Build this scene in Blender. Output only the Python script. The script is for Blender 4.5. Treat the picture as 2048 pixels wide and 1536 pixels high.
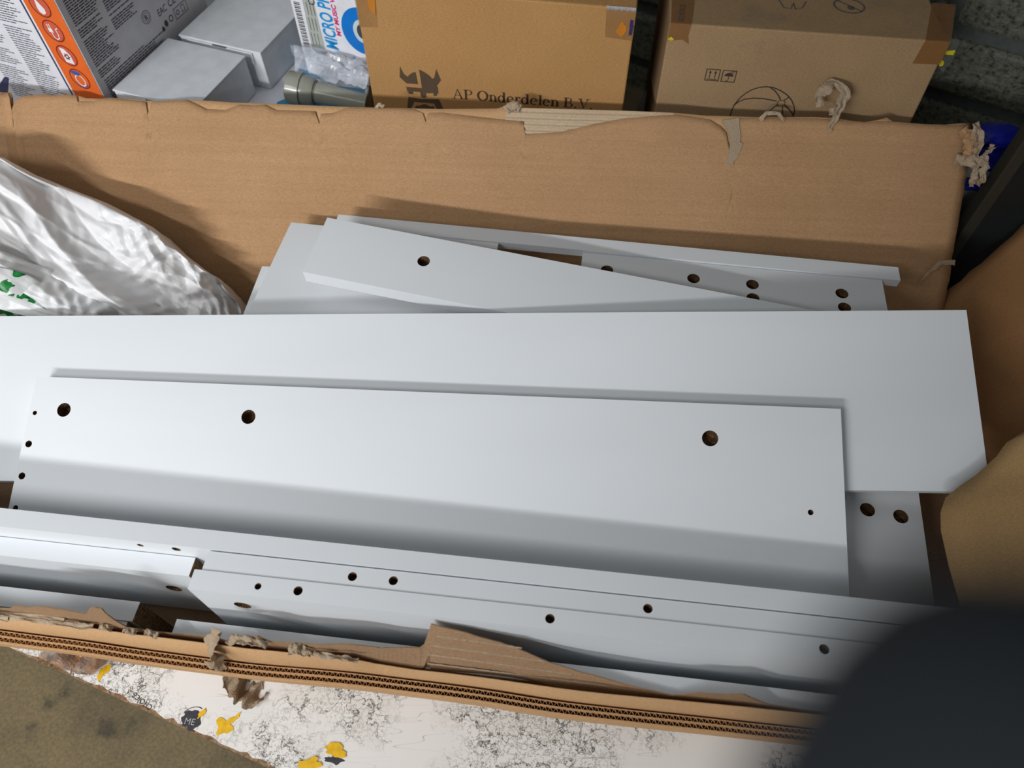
import bpy, bmesh, math, random
from mathutils import Vector, Matrix, noise
from mathutils.geometry import tessellate_polygon

for o in list(bpy.data.objects):
    bpy.data.objects.remove(o)
scene = bpy.context.scene
col = scene.collection
R = math.radians
random.seed(7)

# ------------------------------------------------------------------ camera
cam_d = bpy.data.cameras.new('camera')
cam_d.sensor_width = 36.0
cam_d.lens = 1500.0 / 2048.0 * 36.0
cam_d.clip_start = 0.005
cam_d.dof.use_dof = True
cam_d.dof.focus_distance = 0.80
cam_d.dof.aperture_fstop = 5.2
cam = bpy.data.objects.new('camera', cam_d)
cam.location = (0, 0, 0.90)
cam.rotation_euler = (R(90 - 56), 0, 0)
col.objects.link(cam)
scene.camera = cam

# ------------------------------------------------------------------ world, lamps, exposure
world = bpy.data.worlds.new('world')
world.use_nodes = True
bg = world.node_tree.nodes['Background']
bg.inputs['Color'].default_value = (0.95, 0.98, 1.0, 1)
bg.inputs['Strength'].default_value = 0.25
scene.world = world


def tube_lamp(name, loc, target, power, length, width, spread=120, color=(0.985, 0.99, 1.0)):
    ld = bpy.data.lights.new(name, 'AREA')
    ld.shape = 'RECTANGLE'
    ld.size = length
    ld.size_y = width
    ld.energy = power
    ld.spread = R(spread)
    ld.color = color
    ob = bpy.data.objects.new(name, ld)
    ob.location = loc
    d = Vector(target) - Vector(loc)
    ob.rotation_euler = d.to_track_quat('-Z', 'Y').to_euler()
    col.objects.link(ob)
    return ob


# warehouse tube lamps hanging behind and to the left of the photographer
tube_lamp('tube_lamp', (-1.45, -1.62, 1.48), (-0.33, 1.05, 0.30), 5.0, 1.2, 0.06, 53)
tube_lamp('tube_lamp', (-1.25, -0.62, 1.72), (-0.50, 0.22, 0.15), 2.7, 1.2, 0.06, 60)

scene.view_settings.view_transform = 'Standard'
scene.view_settings.look = 'None'
scene.view_settings.exposure = 0.0
scene.view_settings.gamma = 1.0
scene.view_settings.use_curve_mapping = False


# ------------------------------------------------------------------ materials
def srgb(r, g, b):
    def f(c):
        c /= 255.0
        return c / 12.92 if c <= 0.04045 else ((c + 0.055) / 1.055) ** 2.4
    return (f(r), f(g), f(b), 1.0)


MATS = {}


def base_mat(name, color, rough=0.6, spec=0.5):
    m = bpy.data.materials.new(name)
    m.use_nodes = True
    b = m.node_tree.nodes['Principled BSDF']
    b.inputs['Base Color'].default_value = color
    b.inputs['Roughness'].default_value = rough
    b.inputs['Specular IOR Level'].default_value = spec
    MATS[name] = m
    return m, m.node_tree, b


def node(nt, t, **kw):
    n = nt.nodes.new(t)
    for k, v in kw.items():
        if k in n.inputs.keys():
            n.inputs[k].default_value = v
        else:
            setattr(n, k, v)
    return n


def coords(nt, scale=(1, 1, 1), rot=(0, 0, 0), kind='Object'):
    tc = nt.nodes.new('ShaderNodeTexCoord')
    mp = nt.nodes.new('ShaderNodeMapping')
    mp.inputs['Scale'].default_value = scale
    mp.inputs['Rotation'].default_value = rot
    nt.links.new(tc.outputs[kind], mp.inputs['Vector'])
    return mp.outputs['Vector']


def ramp(nt, fac, stops):
    r = nt.nodes.new('ShaderNodeValToRGB')
    cr = r.color_ramp
    while len(cr.elements) < len(stops):
        cr.elements.new(0.5)
    for e, (p, c) in zip(cr.elements, stops):
        e.position = p
        e.color = c
    nt.links.new(fac, r.inputs['Fac'])
    return r.outputs['Color']


def mixc(nt, fac, a, b, mode='MIX'):
    n = nt.nodes.new('ShaderNodeMix')
    n.data_type = 'RGBA'
    n.blend_type = mode
    for sock, v in ((n.inputs[0], fac), (n.inputs[6], a), (n.inputs[7], b)):
        if hasattr(v, 'is_linked'):
            nt.links.new(v, sock)
        else:
            sock.default_value = v
    return n.outputs[2]


def bump(nt, b, height, strength=0.3, dist=0.001):
    n = nt.nodes.new('ShaderNodeBump')
    n.inputs['Strength'].default_value = strength
    n.inputs['Distance'].default_value = dist
    nt.links.new(height, n.inputs['Height'])
    nt.links.new(n.outputs['Normal'], b.inputs['Normal'])


def cardboard(name, c1, c2, flutes=True, stain=None, rough=0.82):
    """Kraft liner: fine fibre grain, faint flute lines running along local x."""
    m, nt, b = base_mat(name, c1, rough, 0.25)
    v = coords(nt)
    n1 = node(nt, 'ShaderNodeTexNoise', Scale=7.0, Detail=4.0, Roughness=0.6)
    nt.links.new(v, n1.inputs['Vector'])
    n2 = node(nt, 'ShaderNodeTexNoise', Scale=900.0, Detail=2.0)
    nt.links.new(coords(nt, (0.35, 1, 1)), n2.inputs['Vector'])
    c = ramp(nt, n1.outputs['Fac'], [(0.3, c1), (0.7, c2)])
    dk = tuple(x * 0.80 for x in c1[:3]) + (1,)
    g = ramp(nt, n2.outputs['Fac'], [(0.35, (0.86, 0.86, 0.86, 1)), (0.65, (1.06, 1.06, 1.06, 1))])
    c = mixc(nt, 1.0, c, g, 'MULTIPLY')
    if flutes:
        # long horizontal streaks, as pressed-through flutes
        n3 = node(nt, 'ShaderNodeTexNoise', Scale=1.0, Detail=3.0, Roughness=0.7)
        nt.links.new(coords(nt, (1.6, 130, 130)), n3.inputs['Vector'])
        s = ramp(nt, n3.outputs['Fac'], [(0.34, (0.95, 0.945, 0.94, 1)), (0.62, (1.02, 1.02, 1.02, 1))])
        c = mixc(nt, 1.0, c, s, 'MULTIPLY')
        w = node(nt, 'ShaderNodeTexWave', wave_type='BANDS', bands_direction='Y', Scale=28.0, Distortion=0.6, Detail=1.0)
        nt.links.new(coords(nt, (0.2, 1, 1)), w.inputs['Vector'])
        bump(nt, b, w.outputs['Fac'], 0.12, 0.0012)
    else:
        bump(nt, b, n2.outputs['Fac'], 0.1, 0.0005)
    if stain:
        n4 = node(nt, 'ShaderNodeTexNoise', Scale=11.0, Detail=5.0, Roughness=0.65)
        nt.links.new(v, n4.inputs['Vector'])
        f = ramp(nt, n4.outputs['Fac'], [(0.58, (0, 0, 0, 1)), (0.72, (0.5, 0.5, 0.5, 1))])
        c = mixc(nt, f, c, stain)
    nt.links.new(c, b.inputs['Base Color'])
    return m


cardboard('kraft', srgb(174, 136, 98), srgb(184, 145, 106))
cardboard('kraft_ap', srgb(178, 134, 83), srgb(186, 142, 90), flutes=False)
cardboard('kraft_right', srgb(156, 127, 93), srgb(168, 139, 103), flutes=False, stain=srgb(125, 110, 95))
cardboard('kraft_side', srgb(146, 106, 68), srgb(156, 115, 76), flutes=False)
cardboard('kraft_tan', srgb(172, 138, 92), srgb(180, 146, 100), flutes=False)
cardboard('kraft_rim', srgb(190, 150, 108), srgb(198, 158, 115), flutes=False)
cardboard('kraft_torn', srgb(160, 140, 116), srgb(178, 158, 134), flutes=False)
cardboard('kraft_brown', srgb(146, 116, 88), srgb(158, 127, 97), flutes=False)
cardboard('flute', srgb(188, 166, 138), srgb(198, 176, 148), flutes=False)


def mat_melamine():
    m, nt, b = base_mat('melamine', srgb(226, 230, 233), 0.42, 0.45)
    n = node(nt, 'ShaderNodeTexNoise', Scale=420.0, Detail=2.0)
    nt.links.new(coords(nt), n.inputs['Vector'])
    n2 = node(nt, 'ShaderNodeTexNoise', Scale=5.0, Detail=3.0)
    nt.links.new(coords(nt, (0.3, 1.2, 1)), n2.inputs['Vector'])
    c = ramp(nt, n2.outputs['Fac'], [(0.3, srgb(217, 221, 224)), (0.7, srgb(225, 229, 232))])
    # a few tiny dirt specks
    v = node(nt, 'ShaderNodeTexVoronoi', Scale=17.0)
    nt.links.new(coords(nt), v.inputs['Vector'])
    f = ramp(nt, v.outputs['Distance'], [(0.018, (1, 1, 1, 1)), (0.03, (0, 0, 0, 1))])
    n3 = node(nt, 'ShaderNodeTexNoise', Scale=13.0)
    nt.links.new(coords(nt), n3.inputs['Vector'])
    f2 = ramp(nt, n3.outputs['Fac'], [(0.55, (0, 0, 0, 1)), (0.56, (0.55, 0.55, 0.55, 1))])
    f = mixc(nt, 1.0, f, f2, 'MULTIPLY')
    c = mixc(nt, f, c, srgb(120, 110, 104))
    nt.links.new(c, b.inputs['Base Color'])
    bump(nt, b, n.outputs['Fac'], 0.05, 0.0004)


mat_melamine()


def mat_chipboard(name, a, bcol, ccol, scale=420.0):
    m, nt, b = base_mat(name, a, 0.9, 0.2)
    v = node(nt, 'ShaderNodeTexVoronoi', Scale=scale)
    nt.links.new(coords(nt, (1, 1, 1.6)), v.inputs['Vector'])
    n = node(nt, 'ShaderNodeTexNoise', Scale=scale * 0.6, Detail=4.0)
    nt.links.new(coords(nt), n.inputs['Vector'])
    c = ramp(nt, v.outputs['Color'], [(0.2, a), (0.5, bcol), (0.8, ccol)])
    c = mixc(nt, n.outputs['Fac'], c, tuple(x * 0.5 for x in a[:3]) + (1,))
    nt.links.new(c, b.inputs['Base Color'])
    bump(nt, b, v.outputs['Distance'], 0.8, 0.002)


mat_chipboard('chipboard', srgb(96, 70, 46), srgb(150, 116, 78), srgb(120, 88, 58))
mat_chipboard('chipped_core', srgb(140, 105, 75), srgb(190, 165, 135), srgb(165, 130, 98), 260)


def plain(name, rgb, rough=0.5, spec=0.5, var=0.06, scale=60.0):
    m, nt, b = base_mat(name, srgb(*rgb), rough, spec)
    n = node(nt, 'ShaderNodeTexNoise', Scale=scale, Detail=3.0)
    nt.links.new(coords(nt), n.inputs['Vector'])
    c0 = srgb(*rgb)
    a = tuple(x * (1 - var) for x in c0[:3]) + (1,)
    d = tuple(min(1, x * (1 + var)) for x in c0[:3]) + (1,)
    nt.links.new(ramp(nt, n.outputs['Fac'], [(0.3, a), (0.7, d)]), b.inputs['Base Color'])
    return m


plain('ink_brown', (62, 42, 28), 0.8)
plain('ink_helmet', (84, 66, 46), 0.8)
plain('ink_dark', (52, 42, 40), 0.8)
plain('ink_grey', (88, 84, 84), 0.8)
plain('ink_text', (70, 66, 84), 0.7)
plain('white_card', (214, 218, 222), 0.6)
plain('white_print', (226, 228, 234), 0.35)
plain('white_print_shade', (205, 203, 208), 0.4)  # greyer white: shade of the retail carton's right side put into the colour
plain('orange', (226, 104, 40), 0.35)
plain('dark_red', (130, 40, 28), 0.4)
plain('red_soft', (206, 92, 66), 0.4)
plain('navy', (52, 52, 92), 0.4)
plain('icon_blue', (62, 92, 168), 0.4)
plain('icon_white', (236, 232, 234), 0.4)
plain('print_blue', (22, 146, 214), 0.35)
plain('disc_blue', (20, 118, 206), 0.3)
plain('disc_pale', (196, 214, 214), 0.3)
plain('disc_dark', (70, 68, 72), 0.4)
plain('print_pink', (214, 34, 120), 0.35)
plain('print_orange', (214, 96, 60), 0.4)
plain('sticker_grey', (172, 178, 170), 0.5)
plain('carton_blue', (70, 150, 190), 0.4, var=0.25, scale=14)
plain('pipe_grey', (148, 150, 138), 0.22)
plain('pipe_shade', (110, 112, 106), 0.5)  # darker pipe tone for the painted collar shadow
plain('black_paint', (22, 24, 24), 0.6)
plain('black_rim', (50, 46, 36), 0.6)
plain('glove', (46, 50, 54), 0.8, 0.2)
plain('yellow_sticker', (236, 188, 24), 0.5, var=0.15, scale=200)
plain('navy_sticker', (56, 54, 66), 0.5, var=0.3, scale=300)
plain('tape_orange', (196, 124, 40), 0.25)
plain('tape_blueink', (52, 42, 96), 0.4)
plain('tape_yellow', (205, 190, 30), 0.35)
plain('blue_plastic', (26, 34, 150), 0.35)
plain('mortar', (96, 102, 98), 0.95, 0.1, var=0.15, scale=90)
plain('pallet_wood', (140, 112, 80), 0.8)


def clear_film(name, tint, alpha, rough=0.12):
    m, nt, b = base_mat(name, srgb(*tint), rough, 0.6)
    tr = nt.nodes.new('ShaderNodeBsdfTransparent')
    tr.inputs['Color'].default_value = (0.97, 0.97, 0.97, 1)
    mx = nt.nodes.new('ShaderNodeMixShader')
    n = node(nt, 'ShaderNodeTexNoise', Scale=45.0, Detail=4.0)
    nt.links.new(coords(nt), n.inputs['Vector'])
    f = ramp(nt, n.outputs['Fac'], [(0.35, (alpha * .7,) * 3 + (1,)), (0.65, (min(1, alpha * 1.3),) * 3 + (1,))])
    nt.links.new(f, mx.inputs[0])
    nt.links.new(tr.outputs[0], mx.inputs[1])
    nt.links.new(b.outputs[0], mx.inputs[2])
    nt.links.new(mx.outputs[0], nt.nodes['Material Output'].inputs['Surface'])
    bump(nt, b, n.outputs['Fac'], 0.2, 0.001)
    return m


clear_film('tape_clear', (186, 140, 90), 0.35)
clear_film('tape_brown', (158, 112, 66), 0.45)
clear_film('film_clear', (206, 212, 222), 0.5)
clear_film('film_thin', (120, 128, 120), 0.18)
clear_film('film_tube', (200, 208, 218), 0.75)


def mat_bag(name, print_green=False):
    m, nt, b = base_mat(name, srgb(247, 247, 248), 0.36, 0.42)
    c = None
    if print_green:
        n = node(nt, 'ShaderNodeTexNoise', Scale=38.0, Detail=1.5, Distortion=1.8)
        nt.links.new(coords(nt, (1.0, 0.7, 1.2), (0.3, 0.2, 0.7)), n.inputs['Vector'])
        f = ramp(nt, n.outputs['Fac'], [(0.505, (0, 0, 0, 1)), (0.52, (1, 1, 1, 1))])
        n2 = node(nt, 'ShaderNodeTexNoise', Scale=160.0)
        nt.links.new(coords(nt), n2.inputs['Vector'])
        g = ramp(nt, n2.outputs['Fac'], [(0.3, srgb(12, 96, 44)), (0.7, srgb(38, 158, 72))])
        c = mixc(nt, f, srgb(240, 241, 240), g)
        nt.links.new(c, b.inputs['Base Color'])
    tl = nt.nodes.new('ShaderNodeBsdfTranslucent')
    tl.inputs['Color'].default_value = srgb(236, 234, 226)
    if c is not None:
        nt.links.new(c, tl.inputs['Color'])
    mx = nt.nodes.new('ShaderNodeMixShader')
    mx.inputs[0].default_value = 0.2
    nt.links.new(b.outputs[0], mx.inputs[1])
    nt.links.new(tl.outputs[0], mx.inputs[2])
    nt.links.new(mx.outputs[0], nt.nodes['Material Output'].inputs['Surface'])
    return m


mat_bag('bag_film')
mat_bag('bag_print', True)


def mat_floor():
    m, nt, b = base_mat('concrete_floor', srgb(110, 98, 74), 0.7, 0.3)
    n = node(nt, 'ShaderNodeTexNoise', Scale=9.0, Detail=6.0, Roughness=0.65)
    nt.links.new(coords(nt), n.inputs['Vector'])
    c = ramp(nt, n.outputs['Fac'], [(0.3, srgb(96, 86, 66)), (0.5, srgb(124, 110, 82)), (0.72, srgb(136, 120, 88))])
    n2 = node(nt, 'ShaderNodeTexNoise', Scale=24.0, Detail=4.0)
    nt.links.new(coords(nt), n2.inputs['Vector'])
    f = ramp(nt, n2.outputs['Fac'], [(0.60, (0, 0, 0, 1)), (0.70, (0.7, 0.7, 0.7, 1))])
    c = mixc(nt, f, c, srgb(70, 66, 56))
    n3 = node(nt, 'ShaderNodeTexNoise', Scale=260.0, Detail=3.0)
    nt.links.new(coords(nt), n3.inputs['Vector'])
    g = ramp(nt, n3.outputs['Fac'], [(0.3, (0.8, 0.8, 0.8, 1)), (0.7, (1.12, 1.12, 1.1, 1))])
    c = mixc(nt, 1.0, c, g, 'MULTIPLY')
    nt.links.new(c, b.inputs['Base Color'])
    bump(nt, b, n3.outputs['Fac'], 0.25, 0.002)


mat_floor()


def mat_block():
    m, nt, b = base_mat('concrete_block', srgb(150, 152, 138), 0.95, 0.15)
    n = node(nt, 'ShaderNodeTexNoise', Scale=110.0, Detail=6.0, Roughness=0.75)
    nt.links.new(coords(nt), n.inputs['Vector'])
    c = ramp(nt, n.outputs['Fac'], [(0.36, srgb(60, 60, 52)), (0.47, srgb(146, 148, 130)), (0.62, srgb(176, 178, 164))])
    nt.links.new(c, b.inputs['Base Color'])
    bump(nt, b, n.outputs['Fac'], 1.0, 0.012)


mat_block()


def mat_worn_white():
    """White melamine, scuffed: grey dirt outlines of torn-off labels and long scratches."""
    m, nt, b = base_mat('worn_white', srgb(226, 224, 220), 0.45, 0.4)
    base = srgb(240, 239, 236)
    # ragged outlines of label residue
    n = node(nt, 'ShaderNodeTexNoise', Scale=34.0, Detail=7.0, Roughness=0.62)
    nt.links.new(coords(nt), n.inputs['Vector'])
    line = ramp(nt, n.outputs['Fac'], [(0.484, (0, 0, 0, 1)), (0.5, (1, 1, 1, 1)), (0.516, (0, 0, 0, 1))])
    area = node(nt, 'ShaderNodeTexNoise', Scale=7.0, Detail=2.0)
    nt.links.new(coords(nt), area.inputs['Vector'])
    am = ramp(nt, area.outputs['Fac'], [(0.42, (0, 0, 0, 1)), (0.52, (1, 1, 1, 1))])
    f1 = mixc(nt, 1.0, line, am, 'MULTIPLY')
    n1 = node(nt, 'ShaderNodeTexNoise', Scale=120.0, Detail=5.0, Roughness=0.7)
    nt.links.new(coords(nt), n1.inputs['Vector'])
    line2 = ramp(nt, n1.outputs['Fac'], [(0.478, (0, 0, 0, 1)), (0.5, (1, 1, 1, 1)), (0.522, (0, 0, 0, 1))])
    am2 = ramp(nt, area.outputs['Fac'], [(0.44, (0, 0, 0, 1)), (0.56, (1, 1, 1, 1))])
    f2 = mixc(nt, 1.0, line2, am2, 'MULTIPLY')
    f = mixc(nt, 1.0, f1, f2, 'ADD')
    # slightly yellowed film inside the residue
    film = ramp(nt, n.outputs['Fac'], [(0.49, (0, 0, 0, 1)), (0.51, (0.3, 0.3, 0.3, 1))])
    film = mixc(nt, 1.0, film, am, 'MULTIPLY')
    c = mixc(nt, film, base, srgb(216, 213, 203))
    c = mixc(nt, f, c, srgb(78, 72, 64))
    # scratches: thin stretched noise contours
    for rz, sc in ((0.55, 9.0), (-0.95, 7.0)):
        s = node(nt, 'ShaderNodeTexNoise', Scale=sc, Detail=0.0)
        nt.links.new(coords(nt, (1, 14, 1), (0, 0, rz)), s.inputs['Vector'])
        sl = ramp(nt, s.outputs['Fac'], [(0.4985, (0, 0, 0, 1)), (0.5, (.55, .55, .55, 1)), (0.5015, (0, 0, 0, 1))])
        sm = node(nt, 'ShaderNodeTexNoise', Scale=11.0)
        nt.links.new(coords(nt, (1, 1, 1), (0, 0, 1.0 + rz)), sm.inputs['Vector'])
        sk = ramp(nt, sm.outputs['Fac'], [(0.52, (0, 0, 0, 1)), (0.58, (1, 1, 1, 1))])
        sl = mixc(nt, 1.0, sl, sk, 'MULTIPLY')
        c = mixc(nt, sl, c, srgb(120, 108, 96))
    nt.links.new(c, b.inputs['Base Color'])
    bump(nt, b, f, -0.2, 0.0006)


mat_worn_white()


# ------------------------------------------------------------------ object helpers
def rot(yaw, tilt, roll):
    return (Matrix.Rotation(R(yaw), 4, 'Z') @ Matrix.Rotation(R(roll), 4, 'Y') @ Matrix.Rotation(R(tilt), 4, 'X'))


def frame(O, e1, e2):
    """Matrix whose local x = e1, y = e2, z = e1 x e2 (towards the viewer for wall-like faces)."""
    e1 = Vector(e1).normalized()
    e2 = Vector(e2).normalized()
    n = e1.cross(e2)
    m = Matrix.Identity(4)
    for i, v in enumerate((e1, e2, n)):
        for k in range(3):
            m[k][i] = v[k]
    for k in range(3):
        m[k][3] = O[k]
    return m


def mesh_obj(name, verts, faces, mat, parent=None, smooth=False):
    me = bpy.data.meshes.new(name)
    me.from_pydata([tuple(v) for v in verts], [], faces)
    me.materials.append(MATS[mat] if isinstance(mat, str) else mat)
    if smooth:
        for p in me.polygons:
            p.use_smooth = True
    me.update()
    o = bpy.data.objects.new(name, me)
    col.objects.link(o)
    if parent is not None:
        o.parent = parent
    return o


def bm_obj(name, bm, mat, parent=None, smooth=False):
    me = bpy.data.meshes.new(name)
    bm.normal_update()
    bm.to_mesh(me)
    bm.free()
    me.materials.append(MATS[mat])
    if smooth:
        for p in me.polygons:
            p.use_smooth = True
    o = bpy.data.objects.new(name, me)
    col.objects.link(o)
    if parent is not None:
        o.parent = parent
    return o


def thing(name, label, cat, mw=None, group=None):
    o = bpy.data.objects.new(name, None)
    o.empty_display_size = 0.02
    col.objects.link(o)
    if mw is not None:
        o.matrix_world = mw
    o['label'] = label
    o['category'] = cat
    if group:
        o['group'] = group
    return o


def tag(o, label, cat, group=None):
    o['label'] = label
    o['category'] = cat
    if group:
        o['group'] = group
    return o


def structure(o):
    o['kind'] = 'structure'
    return o


def box_geo(x0, x1, y0, y1, z0, z1):
    v = [(x0, y0, z0), (x1, y0, z0), (x1, y1, z0), (x0, y1, z0), (x0, y0, z1), (x1, y0, z1), (x1, y1, z1), (x0, y1, z1)]
    f = [(3, 2, 1, 0), (4, 5, 6, 7), (0, 1, 5, 4), (1, 2, 6, 5), (2, 3, 7, 6), (3, 0, 4, 7)]
    return v, f


def box(name, ext, mat, parent=None, bev=0.0):
    v, f = box_geo(*ext)
    o = mesh_obj(name, v, f, mat, parent)
    if bev:
        md = o.modifiers.new('bevel', 'BEVEL')
        md.width = bev
        md.segments = 2
    return o


def tess(pts):
    return tessellate_polygon([[Vector((p[0], p[1], 0)) for p in pts]])


def plate(name, pts, z0, z1, mat, parent=None):
    """Polygon pts (2d) extruded from z0 to z1 in the parent's local frame."""
    n = len(pts)
    v = [(p[0], p[1], z1) for p in pts] + [(p[0], p[1], z0) for p in pts]
    area = sum(pts[i][0] * pts[(i + 1) % n][1] - pts[(i + 1) % n][0] * pts[i][1] for i in range(n))
    f = []
    for t in tess(pts):
        a, b, c = t
        cr = (pts[b][0] - pts[a][0]) * (pts[c][1] - pts[a][1]) - (pts[b][1] - pts[a][1]) * (pts[c][0] - pts[a][0])
        if cr < 0:
            a, c = c, a
        f.append((a, b, c))
        f.append((c + n, b + n, a + n))
    for i in range(n):
        j = (i + 1) % n
        f.append((i, i + n, j + n, j) if area > 0 else (j, j + n, i + n, i))
    return mesh_obj(name, v, f, mat, parent)


def multi_plate(name, polys, z, mat, parent=None):
    """Several flat printed polygons as one printed mark, at height z."""
    V, F = [], []
    for pts in polys:
        k = len(V)
        V += [(p[0], p[1], z) for p in pts]
        for a, b, c in tess(pts):
            cr = (pts[b][0] - pts[a][0]) * (pts[c][1] - pts[a][1]) - (pts[b][1] - pts[a][1]) * (pts[c][0] - pts[a][0])
            F.append((k + a, k + b, k + c) if cr > 0 else (k + c, k + b, k + a))
    return mesh_obj(name, V, F, mat, parent)


def stroke(pts, w, closed=False):
    """List of quads following a 2d polyline with width w."""
    out = []
    n = len(pts)
    P = [Vector(p) for p in pts]
    off = []
    for i in range(n):
        a = P[i - 1] if (i > 0 or closed) else P[i]
        b = P[(i + 1) % n] if (i < n - 1 or closed) else P[i]
        d = (b - a)
        d = d.normalized() if d.length > 1e-9 else Vector((1, 0))
        off.append(Vector((-d.y, d.x)) * (w / 2))
    m = n if closed else n - 1
    for i in range(m):
        j = (i + 1) % n
        out.append([tuple(P[i] - off[i]), tuple(P[j] - off[j]), tuple(P[j] + off[j]), tuple(P[i] + off[i])])
    return out


def ellipse(cx, cy, rx, ry, n=28, rotz=0.0, a0=0.0, a1=360.0):
    out = []
    full = abs(a1 - a0) >= 360
    k = n if full else n + 1
    for i in range(k):
        a = R(a0 + (a1 - a0) * i / n)
        x, y = rx * math.cos(a), ry * math.sin(a)
        c, s = math.cos(rotz), math.sin(rotz)
        out.append((cx + x * c - y * s, cy + x * s + y * c))
    return out


def ring(cx, cy, ro, ri, n=28, ry=1.0, rotz=0.0, a0=0.0, a1=360.0):
    A = ellipse(cx, cy, ro, ro * ry, n, rotz, a0, a1)
    B = ellipse(cx, cy, ri, ri * ry, n, rotz, a0, a1)
    full = abs(a1 - a0) >= 360
    m = n
    return [[A[i], A[(i + 1) % len(A)], B[(i + 1) % len(B)], B[i]] for i in range(m)] if full else \
        [[A[i], A[i + 1], B[i + 1], B[i]] for i in range(m)]


_fonts = {}


def text_polys(s, size, sx=1.0, bold=0.0, shear=0.0):
    """Mesh of built-in font text lying in the xy plane, baseline start at the origin."""
    cu = bpy.data.curves.new('text', 'FONT')
    cu.body = s
    cu.size = size
    cu.offset = bold
    cu.shear = shear
    ob = bpy.data.objects.new('text', cu)
    col.objects.link(ob)
    dg = bpy.context.evaluated_depsgraph_get()
    me = bpy.data.meshes.new_from_object(ob.evaluated_get(dg))
    bpy.data.objects.remove(ob)
    V = [(v.co.x * sx, v.co.y) for v in me.vertices]
    F = [tuple(p.vertices) for p in me.polygons]
    bpy.data.meshes.remove(me)
    return V, F


def text_obj(name, s, size, origin, ang, mat, parent, z=0.0004, sx=1.0, bold=0.0, shear=0.0, fit=None):
    V, F = text_polys(s, size, sx, bold, shear)
    if fit and V:
        x0 = min(v[0] for v in V)
        x1 = max(v[0] for v in V)
        k = fit / (x1 - x0)
        V = [((x - x0) * k, y) for x, y in V]
    c, s_ = math.cos(ang), math.sin(ang)
    V = [(origin[0] + x * c - y * s_, origin[1] + x * s_ + y * c, z) for x, y in V]
    # faces must look along +z
    G = []
    for f in F:
        a, b, d = (V[f[0]], V[f[1]], V[f[2]])
        cr = (b[0] - a[0]) * (d[1] - a[1]) - (b[1] - a[1]) * (d[0] - a[0])
        G.append(f if cr > 0 else tuple(reversed(f)))
    return mesh_obj(name, V, G, mat, parent)


def interp(tab, x):
    if x <= tab[0][0]:
        return tab[0][1]
    for (a, fa), (b, fb) in zip(tab, tab[1:]):
        if x <= b:
            t = (x - a) / (b - a) if b > a else 1.0
            return fa + (fb - fa) * t
    return tab[-1][1]


def solid(o, th, off=-1.0):
    md = o.modifiers.new('thickness', 'SOLIDIFY')
    md.thickness = th
    md.offset = off
    return o


# ------------------------------------------------------------------ the setting
v, f = box_geo(-2.5, 2.5, -2.5, 2.5, -0.05, 0.0)
fl = structure(mesh_obj('floor', v, f, 'concrete_floor'))

# back wall of rough concrete blocks, receding to the left
wall_mw = frame((0.78, 1.0, 0.0), (math.cos(R(-30)), math.sin(R(-30)), 0), (0, 0, 1))
v, f = box_geo(-2.3, 1.4, 0.0, 2.4, -0.12, -0.012)
wall = structure(mesh_obj('wall_back', v, f, 'mortar'))
wall.matrix_world = wall_mw
blk = None
PITCH, MORT, BL = 0.1045, 0.022, 0.40
for c in range(0, 9):
    z0 = 0.262 - 2 * PITCH - MORT * 0.0 + (c - 1) * PITCH + MORT / 2
    for k in range(-6, 4):
        x0 = k * BL + (0.5 * BL if c % 2 else 0.0) + 0.06
        if x0 < -2.2 or x0 + BL > 1.4:
            continue
        if blk is None:
            v, f = box_geo(0, BL - 0.02, 0, PITCH - MORT, -0.05, 0.0)
            blk = mesh_obj('concrete_block', v, f, 'concrete_block', wall)
            md = blk.modifiers.new('bevel', 'BEVEL')
            md.width = 0.006
            md.segments = 2
            o = blk
        else:
            o = blk.copy()
            col.objects.link(o)
            o.parent = wall
        o.location = (x0, z0, random.uniform(-0.004, 0.003))
        o.rotation_euler = (0, 0, random.uniform(-0.004, 0.004))

v, f = box_geo(1.25, 1.37, -0.4, 1.2, 0.0, 2.4)
structure(mesh_obj('added_wall_right', v, f, 'concrete_block'))  # unseen wall, added to block ambient light from the right

# ------------------------------------------------------------------ worn white platform under the box
edge = [(-0.760, 0.3005)]
n = 130
ax, ay, bx, by = -0.760, 0.3005, 0.10, -0.0313
for i in range(1, n):
    t = i / n
    j = 0.0026 * noise.noise(Vector((i * 0.9, 3.1, 0))) + 0.0015 * random.uniform(-1, 1)
    nx, ny = -(by - ay), (bx - ax)
    L = math.hypot(nx, ny)
    edge.append((ax + (bx - ax) * t - nx / L * (0.0022 + j) * -1, ay + (by - ay) * t - ny / L * (0.0022 + j) * -1))
edge.append((bx, by))
top_poly = edge + [(0.95, -0.0313), (0.95, 0.62), (-0.760, 0.62)]
core_poly = [(ax, ay - 0.0005), (bx + 0.0005, by - 0.0005), (0.951, -0.032), (0.951, 0.621), (-0.761, 0.621)]
plat = thing('worn_platform', 'scuffed white board with dirty label residue under the open cardboard box', 'platform', Matrix.Translation((0, 0, 0)))
plate('board_core', core_poly, 0.080, 0.0988, 'chipped_core', plat)
plate('white_surface', top_poly, 0.0988, 0.1000, 'worn_white', plat)
box('bearer', (-0.45, 0.93, 0.48, 0.58, 0.0, 0.080), 'pallet_wood', plat)
box('bearer', (-0.25, 0.93, 0.24, 0.34, 0.0, 0.080), 'pallet_wood', plat)
box('bearer', (0.15, 0.93, -0.02, 0.08, 0.0, 0.080), 'pallet_wood', plat)


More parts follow.
